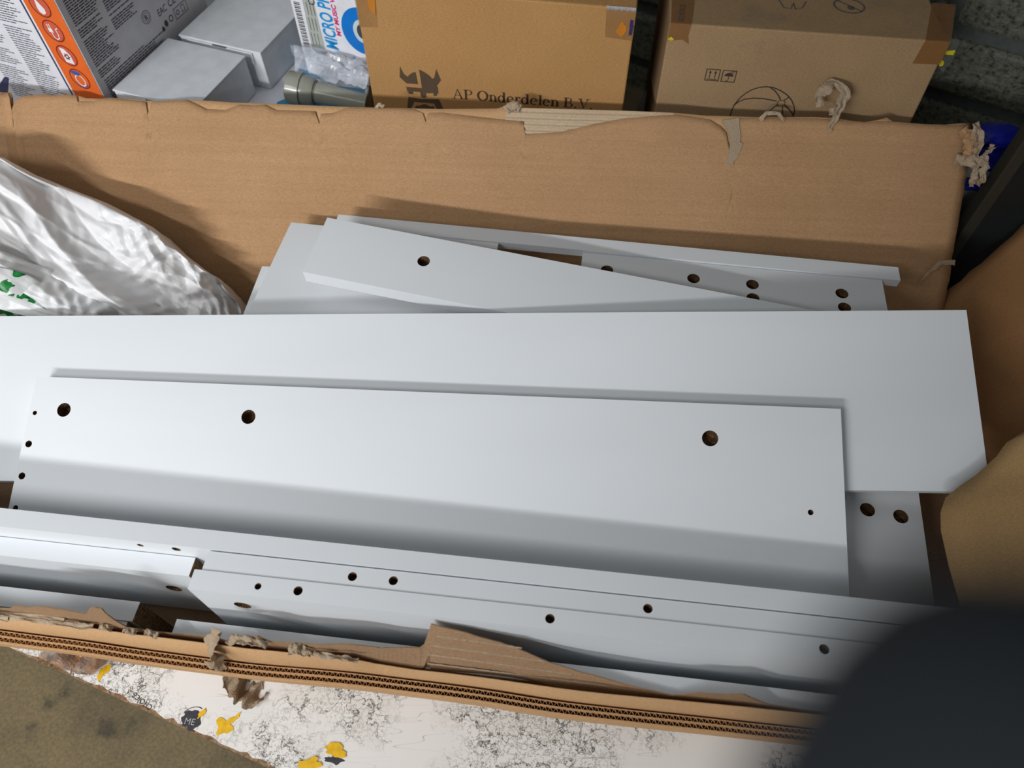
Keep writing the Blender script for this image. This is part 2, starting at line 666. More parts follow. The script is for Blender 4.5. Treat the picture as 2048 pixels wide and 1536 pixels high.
def blob(cx, cy, rx, ry, seed, n=22, j=0.35, rotz=0.0):
    out = []
    for i in range(n):
        a = 2 * math.pi * i / n
        k = 1 + j * noise.noise(Vector((math.cos(a) * 1.7, math.sin(a) * 1.7, seed * 3.7)))
        x, y = rx * k * math.cos(a), ry * k * math.sin(a)
        out.append((cx + x * math.cos(rotz) - y * math.sin(rotz), cy + x * math.sin(rotz) + y * math.cos(rotz)))
    return out


for k, (cx, cy, rx, ry, rz) in enumerate([(-0.4185, 0.1835, 0.009, 0.0045, 0.9), (-0.2825, 0.1345, 0.0075, 0.009, 0.2),
                                          (-0.2745, 0.1405, 0.006, 0.0025, 0.7), (-0.3075, 0.1450, 0.0045, 0.0018, 0.9),
                                          (-0.172, 0.1120, 0.012, 0.0045, -0.2), (-0.197, 0.0985, 0.012, 0.005, 0.1)]):
    multi_plate('yellow_label_scrap', [blob(cx, cy, rx, ry, k + 1, j=0.9, rotz=rz)], 0.1003 + 0.0002 * k, 'yellow_sticker', plat)
ns = multi_plate('navy_label_scrap', [blob(-0.3170, 0.1385, 0.0088, 0.0085, 9, j=0.7)], 0.1003, 'navy_sticker', plat)
multi_plate('navy_label_arc', ring(-0.3165, 0.1460, 0.0095, 0.0084, 14, 0.55, 0.2, 20, 170), 0.1003, 'navy_sticker', plat)
multi_plate('navy_label_scrap', [blob(-0.170, 0.1040, 0.010, 0.005, 12, j=0.8)], 0.1003, 'navy_sticker', plat)
text_obj('label_letters', 'ME', 0.0085, (-0.3235, 0.1355), -0.12, 'sticker_grey', plat, z=0.1006)
text_obj('label_letters', 'CHOICE', 0.0068, (-0.358, 0.1515), R(180 - 32), 'ink_dark', plat, z=0.1004)

# ------------------------------------------------------------------ large open cardboard box
carton = thing('cardboard_box', 'large torn open cardboard box full of white boards', 'box', Matrix.Translation((0, 0.35, 0.105)))


def attach(o, mw):
    """Parent o to the carton while keeping the given world matrix."""
    o.parent = carton
    o.matrix_parent_inverse = carton_inv
    o.matrix_world = mw
    return o


carton_inv = Matrix.Translation((0, 0.35, 0.105)).inverted()

BP_REAR = [(-0.86, 0.121), (-0.6977, 0.1228), (-0.6584, 0.124), (-0.6467, 0.1237), (-0.6437, 0.1178), (-0.6435, 0.1022), (-0.6389, 0.115), (-0.6339, 0.1181), (-0.6276, 0.1207), (-0.5979, 0.1234), (-0.591, 0.1218), (-0.5738, 0.1241), (-0.5584, 0.1228), (-0.5484, 0.1201), (-0.5309, 0.12), (-0.5165, 0.1217), (-0.4882, 0.1207), (-0.4689, 0.1195), (-0.4515, 0.1195), (-0.4178, 0.1223), (-0.3934, 0.1218), (-0.3551, 0.1206), (-0.3135, 0.1207), (-0.2084, 0.1198), (-0.1704, 0.1203), (-0.0971, 0.1208), (-0.0236, 0.1237), (-0.0124, 0.1269), (0.0002, 0.1256), (0.1365, 0.1262), (0.1675, 0.126), (0.1966, 0.1257), (0.2364, 0.1235), (0.2997, 0.1237), (0.3711, 0.1259), (0.3926, 0.1254), (0.4137, 0.1231), (0.4322, 0.122), (0.4481, 0.1248), (0.4579, 0.128), (0.466, 0.1236), (0.5051, 0.1219), (0.5312, 0.1222), (0.5501, 0.1245), (0.5632, 0.1255)]
BP_FRONT = [(-0.86, 0.1205), (-0.6978, 0.1222), (-0.6585, 0.1234), (-0.6468, 0.1231), (-0.6439, 0.1166), (-0.6435, 0.1022), (-0.6392, 0.1132), (-0.634, 0.1169), (-0.6277, 0.1201), (-0.598, 0.1228), (-0.5911, 0.1212), (-0.5739, 0.1235), (-0.5585, 0.1222), (-0.5581, 0.1156), (-0.5366, 0.1157), (-0.531, 0.1194), (-0.5166, 0.1211), (-0.4884, 0.1189), (-0.4698, 0.1177), (-0.4690, 0.1021), (-0.462, 0.118), (-0.4308, 0.1213), (-0.4179, 0.1217), (-0.406, 0.1173), (-0.393, 0.1111), (-0.3692, 0.1106), (-0.3508, 0.1178), (-0.3329, 0.1171), (-0.3168, 0.1188), (-0.303, 0.1127), (-0.2526, 0.113), (-0.248, 0.0976), (-0.2456, 0.1103), (-0.2316, 0.1113), (-0.2123, 0.1184), (-0.1704, 0.1197), (-0.1286, 0.1192), (-0.116, 0.1149), (-0.1122, 0.1037), (-0.1103, 0.1151), (-0.0933, 0.1162), (-0.0232, 0.1107), (0.0101, 0.1093), (0.0139, 0.0939), (0.0584, 0.0983), (0.1053, 0.1105), (0.1415, 0.1176), (0.168, 0.1202), (0.2018, 0.123), (0.2424, 0.1184), (0.2555, 0.1117), (0.2637, 0.1049), (0.2675, 0.0931), (0.271, 0.0837), (0.2760, 0.0731), (0.2775, 0.084), (0.2780, 0.0989), (0.2785, 0.1213), (0.2999, 0.1225), (0.3715, 0.1236), (0.3929, 0.1231), (0.4139, 0.122), (0.4322, 0.1214), (0.4484, 0.1231), (0.4661, 0.123), (0.5052, 0.1214), (0.5314, 0.121), (0.5505, 0.1222), (0.5628, 0.1214)]
BP_RIGHT = [(-0.155, 0.5751), (-0.1018, 0.5751), (-0.0676, 0.5769), (-0.0476, 0.5743), (-0.0045, 0.5729), (0.0339, 0.5722), (0.0661, 0.5714), (0.0934, 0.5684), (0.1093, 0.5682), (0.1255, 0.5632)]
bp_e1 = (math.cos(R(-3)), math.sin(R(-3)), 0)
bp_hz = (-math.sin(R(-3)), math.cos(R(-3)), 0)
bp_e2 = (bp_hz[0] * math.sin(R(40)), bp_hz[1] * math.sin(R(40)), math.cos(R(40)))
BP = frame((0, 0.73, 0.22), bp_e1, bp_e2)


def bp_wave(a, b):
    w = 0.004 * noise.noise(Vector((a * 3.0, b * 9.0, 1.0))) + 0.0016 * noise.noise(Vector((a * 2.0, b * 60.0, 4.0)))
    w -= 0.011 * math.exp(-((a + 0.648 + 0.06 * (b - 0.05)) / 0.0032) ** 2) - 0.003 * math.exp(-((a + 0.640 + 0.06 * (b - 0.05)) / 0.004) ** 2)        # crease near the left end
    w += 0.0016 * math.exp(-((b - 0.072 + 0.01 * a) / 0.003) ** 2)                   # pressed score line
    w -= 0.010 * max(0.0, (a - 0.47) / 0.1) ** 2                                      # right end curls back
    return w


def bp_sheet(name, top, z, mat, step=0.012, rows=34, b0=-0.150):
    A = sorted(set([p[0] for p in top] + [top[0][0] + i * step for i in range(int((top[-1][0] - top[0][0]) / step))]))
    V, F = [], []
    for a in A:
        tb = interp(top, a)
        for r in range(rows + 1):
            b = b0 + (tb - b0) * r / rows
            k = max(0.0, (a - 0.45) / (0.5632 - 0.45))
            aa = a + k * (interp(BP_RIGHT, b) - 0.5632) + (0.0016 * noise.noise(Vector((b * 160, 2, 2))) if k > 0.9 else 0)
            V.append((aa, b, z + bp_wave(a, b)))
    m = rows + 1
    for i in range(len(A) - 1):
        for r in range(rows):
            F.append((i * m + r, (i + 1) * m + r, (i + 1) * m + r + 1, i * m + r + 1))
    return mesh_obj(name, V, F, mat, smooth=True)


o = bp_sheet('back_panel', BP_REAR, -0.0012, 'kraft_rim')
solid(o, 0.003)
attach(o, BP)
o = bp_sheet('inner_liner', BP_FRONT, 0.0014, 'kraft')
solid(o, 0.0011)
attach(o, BP)

# exposed fluting where the liner is torn off
V, F = [], []
na, nb = 40, 44
for i in range(na + 1):
    a = -0.012 + 0.21 * i / na
    tb = interp(BP_REAR, a) - 0.0004
    for r in range(nb + 1):
        b = 0.088 + (tb - 0.088) * r / nb
        V.append((a, b, 0.0000 + bp_wave(a, b) + 0.0012 * math.sin((b - 0.088) * 2 * math.pi / 0.0072 + 0.25 * math.sin(a * 30))))
for i in range(na):
    for r in range(nb):
        F.append((i * (nb + 1) + r, (i + 1) * (nb + 1) + r, (i + 1) * (nb + 1) + r + 1, i * (nb + 1) + r + 1))
attach(mesh_obj('exposed_fluting', V, F, 'flute', smooth=True), BP)


def ribbon(name, path, width, mat, seed=0, jag=0.3, crumple=0.002, mw=None, n=26, m=7, curl=0.0):
    """Torn paper strip following a 3d path, ragged and crumpled."""
    P = [Vector(p) for p in path]
    V, F = [], []
    for i in range(n + 1):
        t = i / n * (len(P) - 1)
        k = min(int(t), len(P) - 2)
        u = t - k
        c = P[k].lerp(P[k + 1], u)
        d = (P[k + 1] - P[k]).normalized()
        side = d.cross(Vector((0.13, 0.21, 0.97)))
        side = side.normalized() if side.length > 1e-4 else Vector((1, 0, 0))
        up = side.cross(d)
        wv = width(i / n) if callable(width) else width
        wl = wv * (1 + jag * noise.noise(Vector((i / n * 6.0, seed, 0))) + 0.35 * jag * noise.noise(Vector((i * 0.9, seed, 3)))) / 2
        wr = wv * (1 + jag * noise.noise(Vector((i / n * 6.0, seed, 9))) + 0.35 * jag * noise.noise(Vector((i * 0.9, seed, 13)))) / 2
        for j in range(m + 1):
            s = -wl + (wl + wr) * j / m
            h = crumple * (noise.noise(Vector((i / n * 5.0, j / m * 1.6, seed + 20))) * 1.8 + 0.35 * noise.noise(Vector((i / n * 17.0, j / m * 4.0, seed)))) + curl * (s / max(wv, 1e-5)) ** 2
            V.append(c + side * s + up * h)
    for i in range(n):
        for j in range(m):
            F.append((i * (m + 1) + j, (i + 1) * (m + 1) + j, (i + 1) * (m + 1) + j + 1, i * (m + 1) + j + 1))
    o = mesh_obj(name, V, F, mat)
    solid(o, 0.0005)
    attach(o, mw if mw is not None else Matrix.Identity(4))
    return o


# grey torn ply strip hanging over the right part of the back panel
plate_o = plate('torn_ply', [(0.2778, 0.1218), (0.2795, 0.11), (0.2822, 0.1), (0.2817, 0.0935), (0.2856, 0.0919), (0.2835, 0.083), (0.2792, 0.0725), (0.2720, 0.0665), (0.2666, 0.0679), (0.2702, 0.086), (0.2690, 0.096), (0.2650, 0.107), (0.2560, 0.118)], 0.0005, 0.0021, 'kraft_torn')
attach(plate_o, BP)
# torn scraps standing up along the top edge
ribbon('torn_scrap', [(0.303, 0.120, 0.003), (0.309, 0.128, 0.005), (0.322, 0.128, 0.006), (0.333, 0.121, 0.003)], 0.0045, 'kraft_torn', 3, 0.5, 0.002, BP, 18, 5)
ribbon('torn_scrap', [(-0.012, 0.121, 0.002), (-0.004, 0.129, 0.005), (0.006, 0.124, 0.004)], 0.010, 'kraft_torn', 5, 0.5, 0.002, BP, 14, 5)
ribbon('torn_scrap', [(-0.176, 0.119, 0.001), (-0.170, 0.124, 0.003), (-0.165, 0.121, 0.003)], 0.004, 'kraft_torn', 6, 0.5, 0.001, BP, 10, 4)
# ring of torn paper sticking up in front of the right carton
pts = []
for i in range(15):
    a = R(-100 + 320 * i / 14)
    pts.append((0.386 + 0.0145 * math.cos(a) * (1 + .1 * math.sin(5 * a)), 0.148 + 0.0165 * math.sin(a), 0.006 + 0.004 * math.sin(3 * a)))
ribbon('torn_scrap', pts, lambda t: 0.008 + 0.005 * abs(math.sin(t * 6)), 'kraft_torn', 8, 0.6, 0.0025, BP, 46, 5)
ribbon('torn_scrap', [(0.398, 0.152, 0.006), (0.399, 0.140, 0.007), (0.394, 0.128, 0.007), (0.389, 0.116, 0.005), (0.390, 0.110, 0.004)], lambda t: 0.011 - 0.006 * t, 'kraft_torn', 11, 0.5, 0.0022, BP, 22, 5)
# crumpled torn corner at the right end
for k, (path, w, sd) in enumerate([
    ([(0.552, 0.118, 0.000), (0.560, 0.108, 0.004), (0.563, 0.092, 0.006), (0.562, 0.080, 0.004)], 0.016, 31),
    ([(0.565, 0.125, 0.000), (0.572, 0.110, 0.003), (0.570, 0.092, 0.007), (0.566, 0.082, 0.008)], 0.012, 32),
    ([(0.548, 0.082, 0.003), (0.560, 0.080, 0.008), (0.574, 0.079, 0.008), (0.586, 0.084, 0.006)], 0.012, 33),
    ([(0.572, 0.082, 0.006), (0.582, 0.074, 0.010), (0.584, 0.060, 0.006), (0.580, 0.052, 0.003)], 0.010, 34),
    ([(0.572, 0.078, 0.005), (0.576, 0.066, 0.004), (0.574, 0.050, 0.001)], 0.008, 35),
    ([(0.580, 0.086, 0.006), (0.586, 0.094, 0.008), (0.588, 0.100, 0.006)], 0.005, 36)]):
    ribbon('torn_corner', path, w, 'kraft_torn' if k else 'kraft', sd, 0.6, 0.004, BP, 18, 6)
# small split in the right end of the panel
ribbon('panel_split', [(0.572, -0.045, 0.0035), (0.5549, -0.0458, 0.003), (0.5441, -0.0559, 0.0028), (0.535, -0.0692, 0.0026), (0.5323, -0.0758, 0.0026)], lambda t: 0.0065 * (1 - t) + 0.0008, 'kraft_torn', 41, 0.4, 0.0012, BP, 20, 4)

# box bottom
o = plate('bottom_panel', [(-0.80, 0.252), (0.42, 0.110), (0.545, 0.170), (0.552, 0.64), (-0.80, 0.665)], 0.1012, 0.1048, 'kraft_brown')
attach(o, Matrix.Identity(4))

# right panel leaning outwards, torn fine edge at the back
P0 = Vector((0.555, 0.645, 0.1048))
u2 = Vector((0.10, 0.060, 0.105))
V, F = [], []
nr, nc = 30, 12
for i in range(nr + 1):
    t = i / nr
    for j in range(nc + 1):
        s = j / nc * 1.25
        sk = 1.0 - t
        base = P0 + Vector((-0.02 * t, -0.47 * t, 0))
        p = base + Vector((u2.x * s, u2.y * s * sk, u2.z * s))
        if i == 0:
            p += Vector((0, 0.0015 * math.sin(j * 9.0), 0.0008 * math.sin(j * 13)))
        p += Vector((-0.5, 0, 0.7)) * 0.004 * noise.noise(Vector((t * 3, s * 2, 7)))
        V.append(p)
for i in range(nr):
    for j in range(nc):
        F.append((i * (nc + 1) + j, i * (nc + 1) + j + 1, (i + 1) * (nc + 1) + j + 1, (i + 1) * (nc + 1) + j))
o = mesh_obj('right_panel', V, F, 'kraft_side', smooth=True)
solid(o, 0.0035)
attach(o, Matrix.Identity(4))

# tan corner flap folded inwards over the right end of the boards
FE = [(0.488, 0.362, 0.288), (0.472, 0.354, 0.282), (0.461, 0.342, 0.277), (0.441, 0.327, 0.268), (0.425, 0.318, 0.262), (0.408, 0.306, 0.262), (0.397, 0.290, 0.264), (0.390, 0.271, 0.266), (0.384, 0.238, 0.269), (0.381, 0.202, 0.272), (0.376, 0.170, 0.274), (0.371, 0.125, 0.275)]
V, F = [], []
nc = 14
for i, p in enumerate(FE):
    t = i / (len(FE) - 1)
    far = Vector((0.72, 0.40 - 0.30 * t, 0.335 - 0.02 * t))
    p = Vector(p)
    for j in range(nc + 1):
        s = j / nc
        q = p.lerp(far, s)
        q.z += 0.022 * math.sin(math.pi * min(1, s * 1.15)) - 0.006 * math.exp(-s * 14)
        q.z += 0.003 * noise.noise(Vector((q.x * 14, q.y * 14, 2)))
        V.append(q)
for i in range(len(FE) - 1):
    for j in range(nc):
        F.append((i * (nc + 1) + j, (i + 1) * (nc + 1) + j, (i + 1) * (nc + 1) + j + 1, i * (nc + 1) + j + 1))
o = mesh_obj('corner_flap', V, F, 'kraft_tan', smooth=True)
solid(o, 0.0035)
attach(o, Matrix.Identity(4))

# ---- front wall: torn inner ply, smooth ply, two cut corrugated sheets, outer face
FY = -6.644
fx = Vector((math.cos(R(FY)), math.sin(R(FY)), 0))
fy = Vector((-math.sin(R(FY)), math.cos(R(FY)), 0))
F0 = Vector((0, 0.1867, 0))


def front_frame(off, z=0.0, lean=0.0):
    O = F0 + fy * off + Vector((0, 0, z))
    e2 = fy * math.sin(R(lean)) + Vector((0, 0, 1)) * math.cos(R(lean))
    return frame(O, fx, e2)


FW_IN = [(-0.80,0.024,8.0),(-0.60,0.0255,8.0),(-0.4813,0.0241,8.0),(-0.4611,0.0263,8.0),(-0.4502,0.0292,8.0),(-0.4413,0.0374,8.0),(-0.427,0.0382,8.0),(-0.4158,0.042,8.0),(-0.3932,0.041,8.0),(-0.3753,0.0377,8.0),(-0.367,0.0507,8.0),(-0.3595,0.0556,8.0),(-0.3543,0.054,8.0),(-0.3540,0.0442,8.0),(-0.3514,0.0329,8.0),(-0.3441,0.0193,8.0),(-0.3289,0.0161,8.0),(-0.3055,0.0162,8.0),(-0.2859,0.0196,8.0),(-0.2628,0.0197,8.0),(-0.2529,0.0139,8.0),(-0.2429,0.0167,8.0),(-0.2279,0.0306,8.0),(-0.2201,0.0349,8.0),(-0.2109,0.0259,8.0),(-0.1946,0.0285,8.0),(-0.1829,0.0308,8.0),(-0.1646,0.0328,8.0),(-0.1390,0.0345,12.0),(-0.1120,0.0290,19.0),(-0.0788,0.0293,28.0),(-0.0755,0.0323,30.0),(-0.0695,0.0576,30.0),(-0.0617,0.0559,30.0),(-0.0398,0.0525,30.0),(-0.0266,0.0488,30.0),(0.0032,0.0425,30.0),(0.0175,0.0367,30.0),(0.0355,0.029,30.0),(0.0577,0.0237,30.0),(0.1017,0.0178,18.7),(0.132,0.0158,10.8),(0.1427,0.0157,8.0),(0.1617,0.0269,8.0),(0.1839,0.0309,8.0),(0.1984,0.0359,8.0),(0.2022,0.0325,8.0),(0.2238,0.021,8.0),(0.2497,0.018,8.0),(0.2749,0.0172,8.0),(0.3,0.0165,8.0),(0.3258,0.0135,8.0),(0.39,0.012,8.0)]
TOPB = [(a, b) for a, b, l in FW_IN]
LEAN = [(a, l) for a, b, l in FW_IN]
A = sorted(set([p[0] for p in FW_IN] + [-0.80 + 0.004 * i for i in range(297)]))
V, F = [], []
NR = 5
for a in A:
    b = interp(TOPB, a) + 0.0006 * noise.noise(Vector((a * 420, 5, 1)))
    l = interp(LEAN, a)
    for r_ in range(NR + 1):
        t = -0.10 + (b + 0.10) * (r_ / NR)
        off = math.sin(R(l)) * max(0.0, t)
        z = 0.2 + (math.cos(R(l)) * t if t > 0 else t)
        w = 0.0008 * noise.noise(Vector((a * 30, t * 40, 8)))
        V.append(F0 + fx * a + fy * (-0.034 + off + w) + Vector((0, 0, z)))
for i in range(len(A) - 1):
    for r_ in range(NR):
        F.append((i * (NR + 1) + r_, (i + 1) * (NR + 1) + r_, (i + 1) * (NR + 1) + r_ + 1, i * (NR + 1) + r_ + 1))
o = mesh_obj('torn_inner_ply', V, F, 'kraft_brown')
solid(o, 0.0011)
attach(o, Matrix.Identity(4))

# pressed ridges on the bare ply
for k, (a0, a1, b) in enumerate([(-0.064, 0.010, 0.044), (-0.070, 0.030, 0.0325), (-0.072, 0.055, 0.0215), (-0.072, 0.090, 0.0105)]):
    pl = []
    m = 60
    for i in range(m + 1):
        a = a0 + (a1 - a0) * i / m
        pl.append((a, b - 0.028 * (a - a0) * (0.9 if k < 3 else 0.02) + 0.0005 * noise.noise(Vector((a * 300, k, 0)))))
    V, F = [], []
    for i, (a, b_) in enumerate(pl):
        w = 0.0008 * (1 + 0.5 * noise.noise(Vector((a * 260, k, 5))))
        V += [(a, b_ - w, 0.0004), (a, b_, 0.0014), (a, b_ + w, 0.0004)]
    for i in range(m):
        for j in range(2):
            F.append((i * 3 + j, (i + 1) * 3 + j, (i + 1) * 3 + j + 1, i * 3 + j + 1))
    # faces of the torn ply that are seen look along +fy leaning; the ridge sits on its upper side
    o = mesh_obj('flute_ridge', V, F, 'kraft_torn')
    attach(o, front_frame(-0.0335, 0.2, 30))
FW_RIM = [(-0.80, 0.219), (-0.4822, 0.2174), (-0.4632, 0.2172), (-0.4299, 0.2206), (-0.3966, 0.2217), (-0.3751, 0.2211), (-0.3574, 0.2209), (-0.3332, 0.2211), (-0.3005, 0.2221), (-0.2721, 0.2217), (-0.2506, 0.2211), (-0.2377, 0.2205), (-0.1996, 0.2217), (-0.1717, 0.222), (-0.1396, 0.2224), (-0.1171, 0.2129), (-0.0824, 0.2085), (-0.0062, 0.2138), (0.0369, 0.2176), (0.0794, 0.219), (0.121, 0.2209), (0.1625, 0.2223), (0.2019, 0.2237), (0.2423, 0.224), (0.281, 0.2247), (0.3129, 0.2243), (0.42, 0.222)]


def wall_wave(a):
    return 0.0009 * math.sin(a * 17) + 0.0011 * noise.noise(Vector((a * 9, 0, 3)))


def wall_sheet(name, tab, zb, mat, step=0.01, rag=0.0, inward=0.0):
    A = sorted(set([p[0] for p in tab] + [tab[0][0] + i * step for i in range(int((tab[-1][0] - tab[0][0]) / step) + 1)]))
    V, F = [], []
    for a in A:
        t = interp(tab, a) + rag * noise.noise(Vector((a * 240, 1, 1)))
        for z in (zb, zb + (t - zb) * .5, t):
            V.append((a, z, 0.0015 * wall_wave(a) / 0.001 - inward * (t - z) / (t - zb)))
    for i in range(len(A) - 1):
        for j in range(2):
            F.append((i * 3 + j, (i + 1) * 3 + j, (i + 1) * 3 + j + 1, i * 3 + j + 1))
    o = mesh_obj(name, V, F, mat, smooth=True)
    return o


o = wall_sheet('smooth_ply', FW_RIM, 0.1055, 'kraft_rim', rag=0.0008)
solid(o, 0.0009)
attach(o, front_frame(-0.0368))
FW_COR = [(-0.80, 0.173), (-0.4876, 0.1732), (-0.4395, 0.1696), (-0.3882, 0.1727), (-0.3386, 0.1735), (-0.2524, 0.1697), (-0.1926, 0.174), (-0.1453, 0.1755), (-0.0752, 0.176), (-0.0062, 0.178), (0.0836, 0.178), (0.1741, 0.1757), (0.2191, 0.1743), (0.2616, 0.1752), (0.42, 0.175)]
for off, dz, nm in ((-0.0412, 0.0, 'corrugated_sheet'), (-0.0458, -0.003, 'corrugated_sheet')):
    A = [-0.80 + i * 0.012 for i in range(103)]
    V, F = [], []
    # two liners and the sine flute between them
    for q in (0, 1):
        k = len(V)
        yo = (-0.0021, 0.0021)[q]
        for i, a in enumerate(A):
            t = interp(FW_COR, a) + dz
            w = yo + 1.5 * wall_wave(a + 0.05 + off)
            V += [(a, 0.150, w - 0.0003), (a, t, w - 0.0003), (a, t, w + 0.0003), (a, 0.150, w + 0.0003)]
        for i in range(len(A) - 1):
            for j in range(3):
                F.append((k + i * 4 + j, k + (i + 1) * 4 + j, k + (i + 1) * 4 + j + 1, k + i * 4 + j + 1))
    k = len(V)
    N = 2100
    for i in range(N + 1):
        a = -0.80 + 1.22 * i / N
        t = interp(FW_COR, a) + dz - 0.0006
        w = 0.0018 * math.sin(a * 2 * math.pi / 0.0052) + 1.5 * wall_wave(a + 0.05 + off)
        V += [(a, t - 0.012, w), (a, t, w - 0.0003), (a, t, w + 0.0003)]
    for i in range(N):
        F.append((k + i * 3, k + (i + 1) * 3, k + (i + 1) * 3 + 1, k + i * 3 + 1))
        F.append((k + i * 3 + 1, k + (i + 1) * 3 + 1, k + (i + 1) * 3 + 2, k + i * 3 + 2))
        F.append((k + i * 3 + 2, k + (i + 1) * 3 + 2, k + (i + 1) * 3, k + i * 3))
    o = mesh_obj(nm, V, F, 'kraft_rim')
    attach(o, front_frame(off))
FW_OUT = [(a, z - 0.007) for a, z in FW_COR]
o = wall_sheet('outer_face', FW_OUT, 0.1005, 'kraft_rim', rag=0.0006, inward=0.014)
solid(o, 0.0012)
attach(o, front_frame(-0.0488))

# torn curls hanging over the front wall
C = Matrix.Identity(4)


def fw(a, off, z):
    return tuple(F0 + fx * a + fy * off + Vector((0, 0, z)))


ribbon('torn_curl', [fw(-0.252, -0.030, 0.243), fw(-0.256, -0.034, 0.232), fw(-0.262, -0.041, 0.222), fw(-0.266, -0.047, 0.200), fw(-0.270, -0.049, 0.175), fw(-0.272, -0.0495, 0.150)], lambda t: 0.009 + 0.007 * math.sin(t * 3), 'kraft_torn', 51, 0.7, 0.003, C, 30, 7, 0.006)
ribbon('torn_curl', [fw(-0.249, -0.032, 0.224), fw(-0.238, -0.033, 0.231), fw(-0.226, -0.033, 0.232), fw(-0.212, -0.034, 0.228)], 0.008, 'kraft_torn', 53, 0.7, 0.0035, C, 22, 6)
ribbon('torn_curl', [fw(-0.192, -0.036, 0.226), fw(-0.184, -0.034, 0.232), fw(-0.172, -0.036, 0.226)], 0.009, 'kraft_torn', 54, 0.6, 0.003, C, 16, 6)
ribbon('torn_curl', [fw(-0.170, -0.036, 0.228), fw(-0.150, -0.037, 0.228), fw(-0.130, -0.037, 0.226)], 0.005, 'kraft_torn', 55, 0.5, 0.002, C, 16, 4)
for a0, a1, sd in ((-0.62, -0.40, 61), (-0.47, -0.372, 62), (-0.56, -0.45, 63)):
    ribbon('torn_curl', [fw(a0 + (a1 - a0) * i / 6, -0.0335 - 0.002 * (sd - 61), 0.2245 + 0.002 * noise.noise(Vector((i, sd, 0)))) for i in range(7)], 0.006, 'kraft_torn', sd, 0.6, 0.0022, C, 40, 5)
for a0, sd in ((-0.345, 64), (-0.325, 65), (-0.368, 66)):
    ribbon('torn_curl', [fw(a0, -0.034, 0.221), fw(a0 + 0.006, -0.035, 0.226), fw(a0 + 0.012, -0.036, 0.221)], 0.005, 'kraft_torn', sd, 0.7, 0.002, C, 10, 4)
# leaf-like torn flake lying on the platform at the foot of the wall
ribbon('torn_flake', [(-0.283, 0.176, 0.128), (-0.276, 0.170, 0.112), (-0.268, 0.165, 0.106), (-0.258, 0.160, 0.104), (-0.248, 0.157, 0.106)], lambda t: 0.008 + 0.022 * math.sin(t * 2.9), 'kraft_torn', 58, 0.8, 0.005, C, 26, 10)
# crumpled packing tape at the lower left of the front wall
ribbon('crumpled_tape', [(-0.478, 0.205, 0.112), (-0.462, 0.199, 0.106), (-0.446, 0.195, 0.104), (-0.428, 0.193, 0.108), (-0.412, 0.190, 0.112)], 0.024, 'tape_brown', 71, 0.4, 0.005, C, 26, 9)

# ------------------------------------------------------------------ white boards
def circle(cx, cy, r, n=20):
    return [(cx + r * math.cos(2 * math.pi * i / n), cy + r * math.sin(2 * math.pi * i / n)) for i in range(n)]


def face_with_holes(outer, holes):
    """Triangulated 2d face; returns (verts2d, tris)."""
    bm = bmesh.new()
    edges = []
    for loop in [outer] + holes:
        vs = [bm.verts.new((p[0], p[1], 0)) for p in loop]
        for i in range(len(vs)):
            edges.append(bm.edges.new((vs[i], vs[(i + 1) % len(vs)])))
    bmesh.ops.triangle_fill(bm, use_beauty=True, use_dissolve=False, edges=edges)
    bm.verts.index_update()
    V = [(v.co.x, v.co.y) for v in bm.verts]
    F = [tuple(v.index for v in f.verts) for f in bm.faces]
    bm.free()
    G = []
    for f in F:
        a, b, c = (V[i] for i in f)
        cr = (b[0] - a[0]) * (c[1] - a[1]) - (b[1] - a[1]) * (c[0] - a[0])
        G.append(f if cr > 0 else tuple(reversed(f)))
    return V, G


